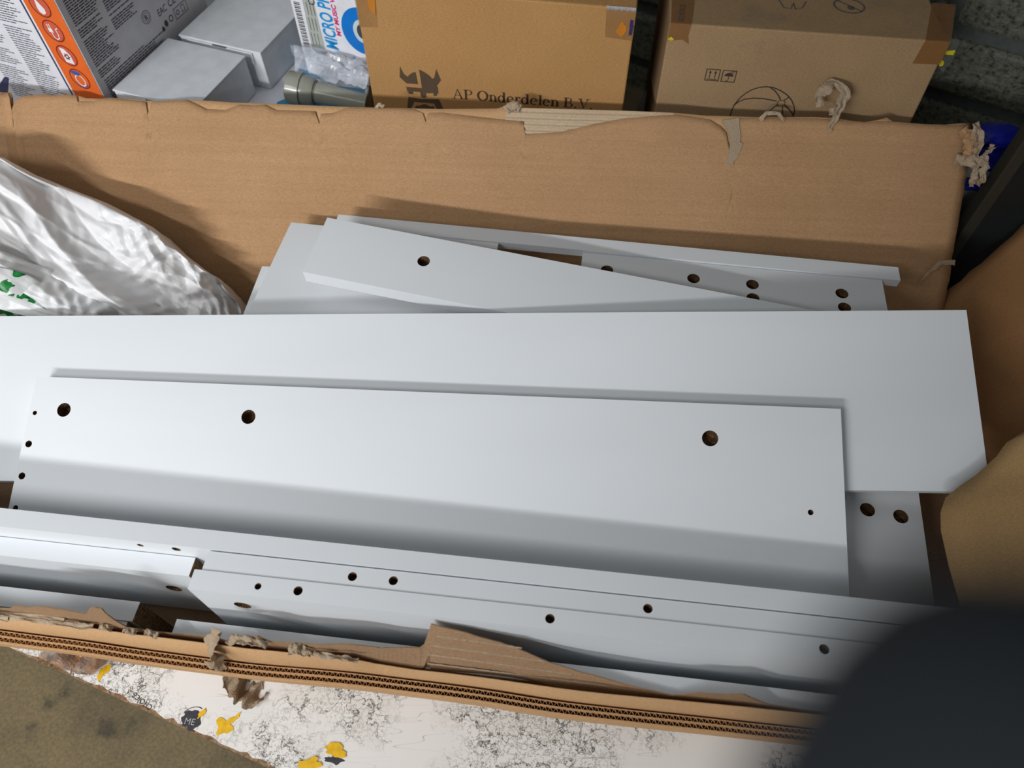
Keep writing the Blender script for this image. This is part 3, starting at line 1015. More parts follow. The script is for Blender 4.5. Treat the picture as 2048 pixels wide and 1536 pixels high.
def board(label, P, ypr, L, W, T, holes=(), raw_right=False, mw=None, cat='board', group='loose white melamine boards', name='white_board'):
    """Rectangular melamine board. Local origin: back left top corner; x length, -y width, -z thickness."""
    if mw is None:
        mw = Matrix.Translation(P) @ rot(*ypr)
    t = thing(name, label, cat, mw, group)
    V, F = [], []
    top_h = [h for h in holes if h[0] == 'top']
    fr_h = [h for h in holes if h[0] == 'front']
    # top
    v2, f2 = face_with_holes([(0, -W), (L, -W), (L, 0), (0, 0)], [circle(h[1], h[2], h[3]) for h in top_h])
    k = len(V)
    V += [(x, y, 0) for x, y in v2]
    F += [tuple(k + i for i in f) for f in f2]
    # front (face looks along -y): 2d coords (x, z)
    v2, f2 = face_with_holes([(0, -T), (L, -T), (L, 0), (0, 0)], [circle(h[1], h[2], h[3]) for h in fr_h])
    k = len(V)
    V += [(x, -W, z) for x, z in v2]
    F += [tuple(k + i for i in f) for f in f2]
    # remaining four faces
    for q in ([(0, 0, 0), (L, 0, 0), (L, 0, -T), (0, 0, -T)], [(0, -W, -T), (0, 0, -T), (L, 0, -T), (L, -W, -T)],
              [(0, -W, 0), (0, 0, 0), (0, 0, -T), (0, -W, -T)], [(L, -W, -T), (L, 0, -T), (L, 0, 0), (L, -W, 0)]):
        k = len(V)
        V += q
        F.append((k, k + 1, k + 2, k + 3))
    mesh_obj('panel', V, F, 'melamine', t)
    for h in holes:
        kind, x, y, r, d = h[:5]
        n = 20
        c = circle(x, y, r, n)
        c2 = circle(x, y, r * 0.98, n)
        if kind == 'top':
            HV = [(p[0], p[1], -0.0002) for p in c] + [(p[0], p[1], -d) for p in c2] + [(x, y, -d - 0.0006)]
        else:
            HV = [(p[0], -W + 0.0002, p[1]) for p in c] + [(p[0], -W + d, p[1]) for p in c2] + [(x, -W + d + 0.0006, y)]
        HF = []
        for i in range(n):
            j = (i + 1) % n
            HF.append((i, j, j + n, i + n))
            HF.append((i + n, j + n, 2 * n))
        mesh_obj('drilled_hole', HV, HF, 'chipboard', t)
    if raw_right:
        vv, ff = box_geo(L - 0.0001, L + 0.0006, -W + 0.0003, -0.0003, -T + 0.0003, -0.0003)
        mesh_obj('raw_end', vv, ff, 'chipboard', t)
    return t


CAM = 0.0076
# long board across the whole pile (right back corner known, runs out of the picture on the left)
rA = rot(-2.483, 20.299, -3.587)
LA = 1.25
PA = Vector((0.4693, 0.4964, 0.3006)) - (rA @ Vector((LA, 0, 0)))
board('longest wide white board lying tilted across the whole pile, without holes', PA, (-2.483, 20.299, -3.587), LA, 0.1868, 0.018)
# board with cam holes lying on it
board('white board with three large cam holes lying on top of the longest board', (-0.5159, 0.4619, 0.2299), (-4.584, 20.417, -2.809), 0.8448, 0.180, 0.018,
      [('top', 0.0388, -0.0354, CAM, .013), ('top', 0.243, -0.0342, CAM, .013), ('top', 0.7177, -0.0354, CAM + .0004, .013),
       ('top', 0.0068, -0.0401, 0.0024, .012), ('top', 0.0072, -0.0737, 0.0037, .012), ('top', 0.0072, -0.1077, 0.0037, .012), ('top', 0.0076, -0.141, 0.0028, .012),
       ('top', 0.8123, -0.1031, 0.0027, .010)])
# flat board under the right end
board('low flat white board with two cam holes by the folded tan flap', (0.0290, 0.4590, 0.185), (-9.86, 0, 0), 0.4106, 0.192, 0.018,
      [('top', 0.3561, -0.0734, CAM, .013), ('top', 0.3892, -0.0754, CAM, .013), ('top', 0.3913, -0.1744, CAM, .013)])

# standing boards along the front
C_MW = Matrix.Translation((0, 0.1867, 0.2564)) @ rot(-6.644, 0, -1.132)


def standing(label, x0, x1, yback, w, dz, h, holes=(), raw=False):
    mw = C_MW @ Matrix.Translation((x0, yback, dz))
    hs = []
    for q in holes:
        if q[0] == 'top':
            hs.append(('top', q[1] - x0, q[2] - yback, q[3], q[4]))
        else:
            hs.append(('front', q[1] - x0, q[2] - dz, q[3], q[4]))
    return board(label, None, None, x1 - x0, w, h, hs, raw, mw)


standing('rearmost and longest white board standing on edge along the box front', -0.86, 0.405, 0.0560, 0.018, 0.0, 0.138,
         [('front', -0.3519, -0.0101, 0.0030, .010), ('front', -0.3172, -0.0105, 0.0042, .010)])
standing('middle standing white board with three dowel holes in its top edge', -0.2821, 0.400, 0.0365, 0.018, -0.0012, 0.139,
         [('top', -0.1459, 0.0272, 0.0041, .012), ('top', -0.1089, 0.0275, 0.0041, .012), ('top', 0.1144, 0.0272, 0.0041, .012)])
standing('front standing white board with four holes in its top edge and a cam hole', -0.2882, 0.395, 0.0181, 0.018, 0.0, 0.140,
         [('top', -0.2266, 0.0090, 0.0030, .012), ('top', -0.1902, 0.0090, 0.0041, .012), ('top', 0.0316, 0.0090, 0.0041, .012), ('top', 0.2594, 0.0090, 0.0041, .012),
          ('front', -0.2485, -0.0326, 0.0080, .012)])
standing('standing white board at left with raw chipboard end behind the darker gap', -0.86, -0.3044, 0.0373, 0.018, -0.0262, 0.112,
         [('front', -0.3369, -0.0705, 0.0080, .012)], True)
standing('low standing board at lower left with raw end, farther from torn front wall', -0.86, -0.3571, -0.0010, 0.0185, -0.0563, 0.084, (), True)
standing('low standing board at lower left with raw end, nearest the torn front wall', -0.86, -0.3620, -0.0200, 0.012, -0.0575, 0.083, (), True)
standing('low standing white board close behind the torn front wall, right of centre', -0.3152, 0.39, -0.0130, 0.018, -0.0549, 0.090)

# boards at the back of the pile
board('short white board at back left lying under the one-hole board', (-0.2793, 0.6999, 0.228), (-9.89, 0, -1.92), 0.2668, 0.162, 0.018)
board('lowest short white board at back left, only a sliver showing', (-0.3104, 0.6424, 0.2095), (-6.0, 0, -0.5), 0.28, 0.14, 0.018)
board('narrow slanting white board with one round hole at the back', (-0.2180, 0.6579, 0.276), (-13.4, 5.76, 1.3), 0.625, 0.081, 0.018,
      [('top', 0.1290, -0.0350, CAM - .0004, .013)])
board('white board with six cam holes in two rows at back right', (0.0858, 0.6419, 0.234), (-7.59, 0.25, -0.36), 0.3530, 0.15, 0.018,
      [('top', 0.0311, -0.0248, CAM - .0002, .013), ('top', 0.1333, -0.0254, CAM - .0002, .013), ('top', 0.2018, -0.0261, CAM - .0002, .013), ('top', 0.3041, -0.0270, CAM - .0002, .013),
       ('top', 0.2015, -0.0470, CAM - .0002, .013), ('top', 0.3047, -0.0482, CAM - .0002, .013)])
board('white strip board standing on edge against the back cardboard panel', (-0.2185, 0.7045, 0.237), (-7.58, 1.87, -0.06), 0.6840, 0.0205, 0.011)

# ------------------------------------------------------------------ plastic bag
def nvec(p):
    return Vector((noise.noise(p), noise.noise(p + Vector((31.7, 5.1, 9.3))), noise.noise(p + Vector((-12.9, 47.3, 21.1)))))


def tri(t):
    """Triangle wave 0..1 with sharp turns: flat facets, straight creases."""
    t = t - math.floor(t)
    return 1 - abs(2 * t - 1)


BAG_DIR = Vector((0.72, -0.10, -0.68)).normalized()       # long folds run down towards the right
BAG_UP = Vector((0.66, 0.10, 0.74)).normalized()


def bag_layer(name, tab, crest, y_front, back, x_left, x_right, drop, mat, seed, amp, fine, parent, nx=420, ny=220, zfoot=0.112):
    rnd = random.Random(int(seed * 10))
    folds = []
    for k in range(7):                                    # long folds, nearly parallel to BAG_DIR
        d = (BAG_UP + BAG_DIR * rnd.uniform(-0.30, 0.30) + Vector((0, 1, 0)) * rnd.uniform(-0.5, 0.5)).normalized()
        fr = rnd.uniform(11, 30)
        folds.append((d, fr, rnd.random() * 9, 0.30 / fr * rnd.uniform(0.6, 1.2), rnd.random() * 50))
    small = []
    for k in range(14):                                   # short creases in all directions
        d = Vector((rnd.uniform(-1, 1), rnd.uniform(-1, 1), rnd.uniform(-1, 1))).normalized()
        fr = rnd.uniform(30, 85)
        small.append((d, fr, rnd.random() * 9, 0.34 / fr * rnd.uniform(0.6, 1.2), rnd.random() * 50))
    V, F = [], []
    for i in range(nx + 1):
        x = x_left + (x_right - x_left) * i / nx
        zt = interp(tab, x)
        yc = interp(crest, x)
        y_back = yc + back
        e = min(1.0, (x_right - x) / 0.030)
        nose = math.sqrt(max(0.0, 1 - (1 - e) ** 2))
        for j in range(ny + 1):
            s = -1 + 2 * j / ny
            if s < 0:
                y = yc + (yc - y_front) * s * (0.30 + 0.70 * nose)
                z = zt - drop * (abs(s) ** 1.35)
            else:
                y = yc + (y_back - yc) * math.sin(s * math.pi / 2) * (0.35 + 0.65 * nose)
                z = zt - (zt - zfoot) * (1 - math.cos(s * math.pi / 2))
            z = zfoot + (z - zfoot) * (0.25 + 0.75 * nose)
            p = Vector((x, y, z))
            w = p + nvec(p * 7 + Vector((seed, 0, 0))) * 0.022
            w2 = w + nvec(p * 26 + Vector((0, seed, 0))) * 0.006
            h = 0.0
            for d, fr, ph, am, sd in folds:
                g = 0.5 + 0.9 * noise.noise(Vector((p.x * 5 + sd, p.y * 5, p.z * 5)))
                if g > 0:
                    h += am * min(1.0, g) * (tri(w.dot(d) * fr + ph) - 0.5)
            kx = min(1.0, max(0.12, (x + fine) / 0.14))
            for d, fr, ph, am, sd in small:
                g = 0.25 + 1.5 * noise.noise(Vector((p.x * 16 + sd, p.y * 16, p.z * 16)))
                if g > 0:
                    h += kx * am * min(1.0, g) * (tri(w2.dot(d) * fr + ph) - 0.5)
            edge_k = min(1.0, (1 - abs(s)) * 6 + 0.25)
            V.append(p + Vector((0.15, -0.66, 0.74)) * h * amp * edge_k)
    m = ny + 1
    for i in range(nx):
        for j in range(ny):
            F.append((i * m + j, (i + 1) * m + j, (i + 1) * m + j + 1, i * m + j + 1))
    return mesh_obj(name, V, F, mat, parent, smooth=True)


bag = thing('plastic_bag', 'crumpled white plastic bag with green leaf print at the left of the box', 'bag', Matrix.Translation((-0.55, 0.58, 0.105)))
bi = Matrix.Translation((-0.55, 0.58, 0.105)).inverted()
B1 = [(-0.85, 0.320), (-0.677, 0.322), (-0.610, 0.309), (-0.5826, 0.293), (-0.5421, 0.277), (-0.503, 0.264), (-0.448, 0.238), (-0.4172, 0.2086), (-0.3785, 0.181), (-0.3560, 0.158)]
Y1 = [(-0.85, 0.731), (-0.677, 0.731), (-0.610, 0.723), (-0.5826, 0.713), (-0.503, 0.695), (-0.448, 0.679), (-0.4172, 0.660), (-0.3785, 0.643), (-0.3560, 0.629)]
B2 = [(-0.85, 0.315), (-0.62, 0.300), (-0.5814, 0.2775), (-0.560, 0.258), (-0.530, 0.2416), (-0.500, 0.226), (-0.48, 0.21)]
B3 = [(-0.85, 0.295), (-0.60, 0.276), (-0.5700, 0.2650), (-0.545, 0.248), (-0.53, 0.225)]
for nm, tab, cr, yf, bk, xl, xr, dr, mt, sd, am, fi in (
        ('bag_body', B1, Y1, 0.560, 0.030, -0.80, -0.352, 0.075, 'bag_film', 1.3, 2.1, 0.50),
        ('inner_fold', B2, [(-0.8, 0.600), (0, 0.600)], 0.562, 0.020, -0.80, -0.470, 0.035, 'bag_film', 4.9, 1.3, 0.58),
        ('printed_side', B3, [(-0.8, 0.585), (0, 0.585)], 0.561, 0.012, -0.80, -0.528, 0.018, 'bag_print', 8.1, 0.5, 0.60)):
    o = bag_layer(nm, tab, cr, yf, bk, xl, xr, dr, mt, sd, am, fi, None, 420 if nm == 'bag_body' else 220, 220 if nm == 'bag_body' else 110)
    o.parent = bag
    o.matrix_parent_inverse = bi

# ------------------------------------------------------------------ cartons behind the open box
def carton_box(name, label, mw, w, h, d, mat, cat='carton', group=None, z0=0.0, x0=0.0, bev=0.002):
    """Upright carton; local x = width, local y = up, local +z = front normal, body behind the front face."""
    t = thing(name, label, cat, mw, group)
    o = box('carton_body', (x0, x0 + w, z0, h, -d, 0.0), mat, t, bev)
    return t


# --- serif lettering drawn by hand, cap height 1
def serif_word(word, cap):
    polys = []
    x = 0.0

    def rect(x0, x1, y0, y1):
        return [(x0, y0), (x1, y0), (x1, y1), (x0, y1)]

    def arc(cx, cy, ro, ryo, ri, ryi, a0, a1, n=14):
        A = ellipse(cx, cy, ro, ryo, n, 0, a0, a1)
        B = ellipse(cx, cy, ri, ryi, n, 0, a0, a1)
        full = abs(a1 - a0) >= 360
        m = n
        return [[A[i], A[(i + 1) % len(A)], B[(i + 1) % len(B)], B[i]] for i in range(m)] if full else [[A[i], A[i + 1], B[i + 1], B[i]] for i in range(m)]
    S, T, X = 0.18, 0.07, 0.68
    G = {
        'A': (1.02, lambda: [[(0.12, 0), (0.19, 0), (0.50, 0.9), (0.47, 1.0)], [(0.47, 1.0), (0.53, 1.0), (0.93, 0), (0.76, 0)], rect(0.28, 0.70, 0.33, 0.39), rect(0.0, 0.30, 0, T), rect(0.66, 1.02, 0, T)]),
        'P': (0.78, lambda: [rect(0.10, 0.10 + S, 0, 1), rect(0, 0.36, 0, T), rect(0, 0.42, 1 - T, 1), rect(0.24, 0.42, 0.46, 0.51)] + arc(0.42, 0.73, 0.34, 0.27, 0.20, 0.22, -90, 90)),
        'O': (1.02, lambda: arc(0.51, 0.5, 0.50, 0.53, 0.30, 0.45, 0, 360, 28)),
        'n': (0.76, lambda: [rect(0.10, 0.10 + S, 0, X), rect(0, 0.34, 0, T), rect(0, 0.12, X - 0.06, X - 0.01), rect(0.50, 0.50 + S, 0, 0.45), rect(0.41, 0.74, 0, T)] + arc(0.37, 0.44, 0.27, 0.26, 0.13, 0.19, 0, 165)),
        'd': (0.78, lambda: arc(0.33, 0.33, 0.32, 0.37, 0.15, 0.29, 0, 360, 24) + [rect(0.48, 0.48 + S, 0, 1.03), rect(0.38, 0.50, 0.97, 1.02), rect(0.60, 0.74, 0.0, T)]),
        'e': (0.68, lambda: arc(0.33, 0.33, 0.32, 0.37, 0.15, 0.29, 20, 320, 22) + [rect(0.08, 0.62, 0.36, 0.41), [(0.62, 0.38), (0.62, 0.44), (0.60, 0.50), (0.46, 0.42)]]),
        'r': (0.56, lambda: [rect(0.10, 0.10 + S, 0, X), rect(0, 0.36, 0, T), rect(0, 0.12, X - 0.06, X - 0.01)] + arc(0.40, 0.42, 0.22, 0.26, 0.17, 0.18, 55, 170) + [ellipse(0.47, 0.60, 0.075, 0.075, 12)]),
        'l': (0.40, lambda: [rect(0.12, 0.12 + S, 0, 1.03), rect(0.0, 0.38, 0, T), rect(0.02, 0.14, 0.97, 1.02)]),
        'B': (0.84, lambda: [rect(0.10, 0.10 + S, 0, 1), rect(0, 0.46, 0, T), rect(0, 0.44, 1 - T, 1), rect(0.22, 0.46, 0.50, 0.55)] + arc(0.42, 0.765, 0.28, 0.235, 0.15, 0.19, -90, 90) + arc(0.45, 0.265, 0.34, 0.265, 0.19, 0.215, -90, 90)),
        'V': (0.98, lambda: [[(0.10, 1), (0.27, 1), (0.56, 0.12), (0.50, 0)], [(0.50, 0), (0.56, 0.12), (0.86, 1), (0.79, 1)], rect(0.0, 0.38, 1 - T, 1), rect(0.66, 0.99, 1 - T, 1)]),
        '.': (0.36, lambda: [ellipse(0.17, 0.07, 0.085, 0.085, 12)]),
    }
    for ch in word:
        if ch == ' ':
            x += 0.36
            continue
        adv, fn = G[ch]
        for p in fn():
            polys.append([((x + q[0]) * cap, q[1] * cap) for q in p])
        x += adv
    return polys, x * cap


ap_mw = frame((0, 0.865, 0), (math.cos(R(-8.5)), math.sin(R(-8.5)), 0), (0, 0, 1))
ap = carton_box('cardboard_carton', 'brown cardboard carton printed with a horned helmet logo, behind the box', ap_mw, 0.338, 0.424, 0.26, 'kraft_ap', x0=-0.192)
helmL = [(-0.1472, 0.3235), (-0.1431, 0.3126), (-0.1385, 0.3091), (-0.1358, 0.3125), (-0.1328, 0.3148), (-0.1300, 0.3163), (-0.1271, 0.3172), (-0.1255, 0.2993), (-0.1415, 0.2993), (-0.1495, 0.3075)]
helmR = [(-0.1221, 0.3211), (-0.1180, 0.3195), (-0.1139, 0.3173), (-0.1083, 0.3129), (-0.1054, 0.3092), (-0.1027, 0.3115), (-0.0991, 0.3243), (-0.094, 0.3083), (-0.1004, 0.2994), (-0.0991, 0.298), (-0.0989, 0.288), (-0.101, 0.2878), (-0.1013, 0.2843), (-0.1062, 0.2838), (-0.1058, 0.288), (-0.1161, 0.2869), (-0.116, 0.2808), (-0.1194, 0.2793), (-0.1234, 0.2801), (-0.1241, 0.2877), (-0.1337, 0.2875), (-0.1341, 0.2834), (-0.1404, 0.2837), (-0.1401, 0.2869), (-0.1418, 0.2872), (-0.1424, 0.2941), (-0.1209, 0.2939)]
hbody = [(-0.141, 0.2791), (-0.1237, 0.2772), (-0.0992, 0.2798), (-0.0920, 0.2570), (-0.1010, 0.2570), (-0.1065, 0.2719), (-0.1339, 0.2719), (-0.1415, 0.2570), (-0.1455, 0.2570)]
hb2 = [(-0.1350, 0.2590), (-0.1333, 0.264), (-0.13, 0.2669), (-0.1278, 0.2663), (-0.12, 0.27), (-0.1114, 0.2669), (-0.1075, 0.2684), (-0.1055, 0.2590)]
multi_plate('helmet_logo', [helmL, helmR, hbody, hb2], 0.0003, 'ink_helmet', ap)
polys, wd = serif_word('AP Onderdelen B.V.', 1.0)
sx = 0.188 / wd
multi_plate('company_name', [[(-0.0805 + x * sx, 0.2828 + x * sx * 0.015 + y * 0.0146) for x, y in p] for p in polys], 0.0003, 'ink_brown', ap)
plate('packing_tape', [(-0.1925, 0.424), (-0.165, 0.424), (-0.1690, 0.3745), (-0.1925, 0.3735)], 0.0, 0.0006, 'tape_clear', ap)
plate('packing_tape', [(-0.1745, 0.4235), (-0.1655, 0.4235), (-0.1690, 0.3900), (-0.1770, 0.4000)], 0.0007, 0.0010, 'tape_orange', ap)
tp = plate('packing_tape', [(0.1109, 0.424), (0.1455, 0.424), (0.1455, 0.385), (0.1127, 0.3873)], 0.0, 0.0006, 'tape_clear', ap)
multi_plate('tape_print', [blob(0.1315, 0.3985, 0.0055, 0.0095, 21, j=0.5)], 0.0009, 'tape_orange', tp)
multi_plate('tape_print', [blob(0.1425, 0.4020, 0.0028, 0.0085, 23, j=0.8)], 0.0009, 'tape_blueink', tp)
# creased tape glint along the top edge
V, F = [], []
for i in range(40):
    a = 0.111 + 0.034 * i / 39
    V += [(a, 0.421 + 0.0012 * noise.noise(Vector((a * 400, 0, 0))), 0.0008), (a, 0.4235, 0.0022 + 0.0016 * noise.noise(Vector((a * 500, 3, 0)))), (a, 0.4255, 0.0004)]
for i in range(39):
    for j in range(2):
        F.append((i * 3 + j, (i + 1) * 3 + j, (i + 1) * 3 + j + 1, i * 3 + j + 1))
mesh_obj('tape_crease', V, F, 'film_clear', tp)

# right carton
rl = R(4)
ry = R(-7.0)
rh = (-math.sin(ry), math.cos(ry), 0)
rc_mw = frame((0, 0.855, 0), (math.cos(ry), math.sin(ry), 0), (rh[0] * math.sin(rl), rh[1] * math.sin(rl), math.cos(rl)))
rc = carton_box('cardboard_carton', 'worn brown carton with beach ball drawing and handling symbols, right of the helmet carton', rc_mw, 0.324, 0.3986, 0.24, 'kraft_right', x0=0.187)
rc.matrix_world = rc_mw
W_ = 0.0015


def strokes(lines, w=W_):
    out = []
    for l in lines:
        out += stroke(l, w)
    return out


ball = [(0.2851, 0.2800), (0.2851, 0.2839), (0.2852, 0.2909), (0.2866, 0.2992), (0.2906, 0.3082), (0.2964, 0.316), (0.3037, 0.322), (0.3115, 0.3256), (0.3198, 0.3272), (0.3286, 0.3268), (0.3382, 0.3236), (0.3472, 0.3189), (0.3552, 0.3123), (0.3609, 0.3041), (0.3637, 0.2975), (0.3642, 0.2906), (0.3640, 0.285)]
lines = [ball, [(0.2862, 0.2985), (0.2914, 0.3046), (0.2983, 0.3084), (0.3088, 0.3107), (0.322, 0.3108), (0.338, 0.3088)],
         [(0.3248, 0.3267), (0.332, 0.3225), (0.3381, 0.3164), (0.3423, 0.3104)], [(0.346, 0.31), (0.3515, 0.3156)], [(0.34, 0.3036), (0.3250, 0.285)],
         [(0.347, 0.302), (0.3520, 0.286)], [(0.3493, 0.3041), (0.3564, 0.2988), (0.3635, 0.2918)]]
multi_plate('beach_ball_print', strokes(lines) + ring(0.3442, 0.3062, 0.0053, 0.0043, 20, 0.85), 0.0003, 'ink_dark', rc)


def frame_polys(x0, x1, y0, y1, w):
    return [[(x0, y0), (x1, y0), (x1, y0 + w), (x0, y0 + w)], [(x0, y1 - w), (x1, y1 - w), (x1, y1), (x0, y1)], [(x0, y0), (x0 + w, y0), (x0 + w, y1), (x0, y1)], [(x1 - w, y0), (x1, y0), (x1, y1), (x1 - w, y1)]]


up = frame_polys(0.2418, 0.2594, 0.3296, 0.3454, 0.0011)
for ax_ in (0.2472, 0.2538):
    up += [[(ax_ - .0005, 0.3330), (ax_ + .0005, 0.3330), (ax_ + .0005, 0.3412), (ax_ - .0005, 0.3412)], [(ax_ - .0020, 0.3400), (ax_ + .0020, 0.3400), (ax_, 0.3434)]]
up += [[(0.2442, 0.3314), (0.2570, 0.3314), (0.2570, 0.3323), (0.2442, 0.3323)]]
multi_plate('this_way_up_symbol', up, 0.0003, 'ink_dark', rc)
um = frame_polys(0.2620, 0.2796, 0.3294, 0.3452, 0.0011)
um += [ellipse(0.2708, 0.3372, 0.0056, 0.0046, 14, 0, 0, 180), [(0.2704, 0.3318), (0.2712, 0.3318), (0.2712, 0.3375), (0.2704, 0.3375)]]
um += ring(0.2694, 0.3320, 0.0016, 0.0008, 8, 1, 0, 180, 360)
for q in (0.2730, 0.2750, 0.2768):
    um += stroke([(q - 0.0012, 0.3412), (q + 0.0006, 0.3440)], 0.0006)
multi_plate('keep_dry_symbol', um, 0.0003, 'ink_dark', rc)


def top_print(name, polys, mat, lift=0.0003):
    o = multi_plate(name, polys, 0.0, mat, rc)
    o.matrix_local = Matrix(((1, 0, 0, 0), (0, 0, 1, 0.3986 + lift), (0, -1, 0, 0), (0, 0, 0, 1)))
    return o


rec = [(0.3215, 0.082), (0.3246, 0.068), (0.3265, 0.0582), (0.3352, 0.0566), (0.3375, 0.0661), (0.3398, 0.0698)]
rec2 = [(0.3398, 0.0720), (0.3402, 0.0549), (0.3430, 0.0590), (0.3486, 0.0593), (0.3560, 0.078)]
top_print('recycling_symbol', strokes([rec, rec2], 0.0017), 'ink_grey')
top_print('crossed_circle_symbol', ring(0.4075, 0.0740, 0.0195, 0.0170, 28) + stroke([(0.395, 0.087), (0.421, 0.061)], 0.0022) + [ellipse(0.4090, 0.0690, 0.0045, 0.0055, 14)], 'ink_grey')
o = plate('packing_tape', [(0.1880, 0.0), (0.2123, 0.0), (0.2200, 0.09), (0.1910, 0.09)], 0.0, 0.0006, 'tape_brown', rc)
o.matrix_local = Matrix(((1, 0, 0, 0), (0, 0, 1, 0.3988), (0, -1, 0, 0), (0, 0, 0, 1)))
plate('packing_tape', [(0.1875, 0.3990), (0.2123, 0.3990), (0.2110, 0.3850), (0.2138, 0.3748), (0.2050, 0.3800), (0.1877, 0.3775)], 0.0002, 0.0008, 'tape_brown', rc)
multi_plate('tape_print', [blob(0.1915, 0.3800, 0.0035, 0.0022, 25, j=0.4)], 0.0012, 'tape_yellow', rc)
o = text_obj('tape_letters', 'ECHOICE', 0.010, (0.2030, 0.004), R(86), 'ink_grey', rc, z=0.0)
o.matrix_local = Matrix(((1, 0, 0, 0), (0, 0, 1, 0.3998), (0, -1, 0, 0), (0, 0, 0, 1)))
plate('packing_tape', [(0.4836, 0.3990), (0.5120, 0.3990), (0.5120, 0.3714), (0.4808, 0.3703)], 0.0002, 0.0008, 'tape_brown', rc)
o = plate('packing_tape', [(0.4836, 0.0), (0.5125, 0.0), (0.5400, 0.095), (0.5113, 0.095)], 0.0, 0.0006, 'tape_brown', rc)
o.matrix_local = Matrix(((1, 0, 0, 0), (0, 0, 1, 0.3988), (0, -1, 0, 0), (0, 0, 0, 1)))
tt = plate('tape_tail', [(0.5100, 0.3985), (0.5265, 0.3960), (0.5290, 0.3700), (0.5240, 0.3560), (0.5150, 0.3650), (0.5105, 0.3720)], -0.010, -0.0096, 'film_thin', rc)
multi_plate('tape_print', [[(0.5165, 0.3835), (0.5262, 0.3850), (0.5262, 0.3790), (0.5170, 0.3790)], [(0.5125, 0.3700), (0.5160, 0.3725), (0.5200, 0.3700), (0.5205, 0.3650), (0.5170, 0.3640)]], -0.0090, 'tape_yellow', tt)

# white lidded cartons and the printed retail carton share one supporting carton
base_mw = frame((-0.86, 0.86, 0), (1, 0, 0), (0, 0, 1))
sup = carton_box('printed_carton', 'blue and white printed carton lying under the grey pipe and white cartons', base_mw, 0.655, 0.2465, 0.42, 'white_print', bev=0.002)
o = multi_plate('blue_print', [[(0.52, 0.015), (0.65, 0.005), (0.65, 0.09), (0.585, 0.10), (0.53, 0.06)], [(0.545, 0.12), (0.60, 0.11), (0.60, 0.15), (0.55, 0.16)]], 0.0, 'carton_blue', sup)
o.matrix_local = Matrix(((1, 0, 0, 0), (0, 0, 1, 0.2468), (0, -1, 0, 0), (0, 0, 0, 1)))


def lidded(label, corner, length, width, z0, z1):
    """White corrugated carton; corner = right front top corner; long axis runs at 70 degrees, width at 160."""
    mw = Matrix.Translation((corner[0], corner[1], z0)) @ Matrix.Rotation(R(70), 4, 'Z')
    t = thing('white_carton', label, 'carton', mw, 'plain white lidded cartons')
    h = z1 - z0
    box('carton_body', (0.0008, length - 0.0008, 0.0008, width - 0.0008, 0, h - 0.0035), 'white_card', t, 0.001)
    box('lid', (-0.0004, length + 0.0004, 0.0, width, h - 0.0030, h), 'white_card', t, 0.0008)
    box('tuck_flap', (-0.0012, -0.0004, 0.014, width - 0.014, h - 0.020, h - 0.0034), 'white_card', t)
    box('thumb_notch', (-0.0016, 0.0006, width * 0.5 - 0.011, width * 0.5 + 0.011, h - 0.0045, h - 0.0026), 'ink_grey', t)
    return t


lidded('plain white lidded carton nearer the torn panel, beside the orange striped carton', (-0.4052, 0.8235), 0.1245, 0.1240, 0.2475, 0.304)
lidded('plain white lidded carton farther back, beside the music toy box', (-0.3436, 0.9472), 0.34, 0.1310, 0.2475, 0.304)

# --- orange striped retail carton
rt_o = Vector((-0.5315, 0.8560, 0.2475))
rt_mw = frame(rt_o, (math.cos(R(70)), math.sin(R(70)), 0), (0, 0, 1))      # local x = along right face, y = up, +z = right face normal
rt = thing('printed_carton', 'tall white retail carton with orange icon stripe at the far left', 'carton', rt_mw)
box('carton_body', (0.0, 0.24, 0.0, 0.235, -0.34, 0.0), 'white_print', rt, 0.0012)
plate('shaded_side_tint', [(0.0008, 0.0), (0.2395, 0.0), (0.2395, 0.2345), (0.0008, 0.2345)], 0.0, 0.0003, 'white_print_shade', rt)  # grey tint painted over the white carton's side as its shade
DZ = 0.2475


def text_rows(x0, x1, y0, y1, pitch, hgt, seed, fill=(0.55, 1.0), word=0.010):
    rnd = random.Random(seed)
    out = []
    y = y1
    while y > y0:
        e = x0 + (x1 - x0) * rnd.uniform(*fill)
        x = x0
        while x < e:
            w = rnd.uniform(0.3, 1.0) * word
            out.append([(x, y), (min(x + w, e), y), (min(x + w, e), y + hgt), (x, y + hgt)])
            x += w + 0.0012
        y -= pitch
        if rnd.random() < 0.08:
            y -= pitch
    return out


rows = text_rows(0.010, 0.060, 0.072, 0.172, 0.0030, 0.0013, 2) + text_rows(0.064, 0.118, 0.105, 0.18, 0.0030, 0.0013, 3) + text_rows(0.012, 0.150, 0.066 - 0.058, 0.067, 0.0032, 0.0014, 4, (0.5, 1.0))
multi_plate('small_print', rows, 0.0006, 'ink_text', rt)
multi_plate('circle_b_mark', ring(0.120, 0.0945, 0.0085, 0.0078, 24) + ring(0.120, 0.0945, 0.0058, 0.0053, 20), 0.0006, 'ink_text', rt)
text_obj('circle_b_letter', 'B', 0.0085, (0.1172, 0.0915), 0, 'ink_text', rt, z=0.0006, bold=0.0002)
text_obj('conformity_marks', 'EAC', 0.0130, (0.1420, 0.0830), 0, 'ink_text', rt, z=0.0006, sx=0.8)
text_obj('conformity_marks', 'CE', 0.0135, (0.1660, 0.0835), 0, 'ink_text', rt, z=0.0006, sx=1.0)
text_obj('conformity_marks', 'UK', 0.0085, (0.1865, 0.0895), 0, 'ink_text', rt, z=0.0006, bold=0.0002)
text_obj('conformity_marks', 'CA', 0.0085, (0.1865, 0.0825), 0, 'ink_text', rt, z=0.0006, bold=0.0002)
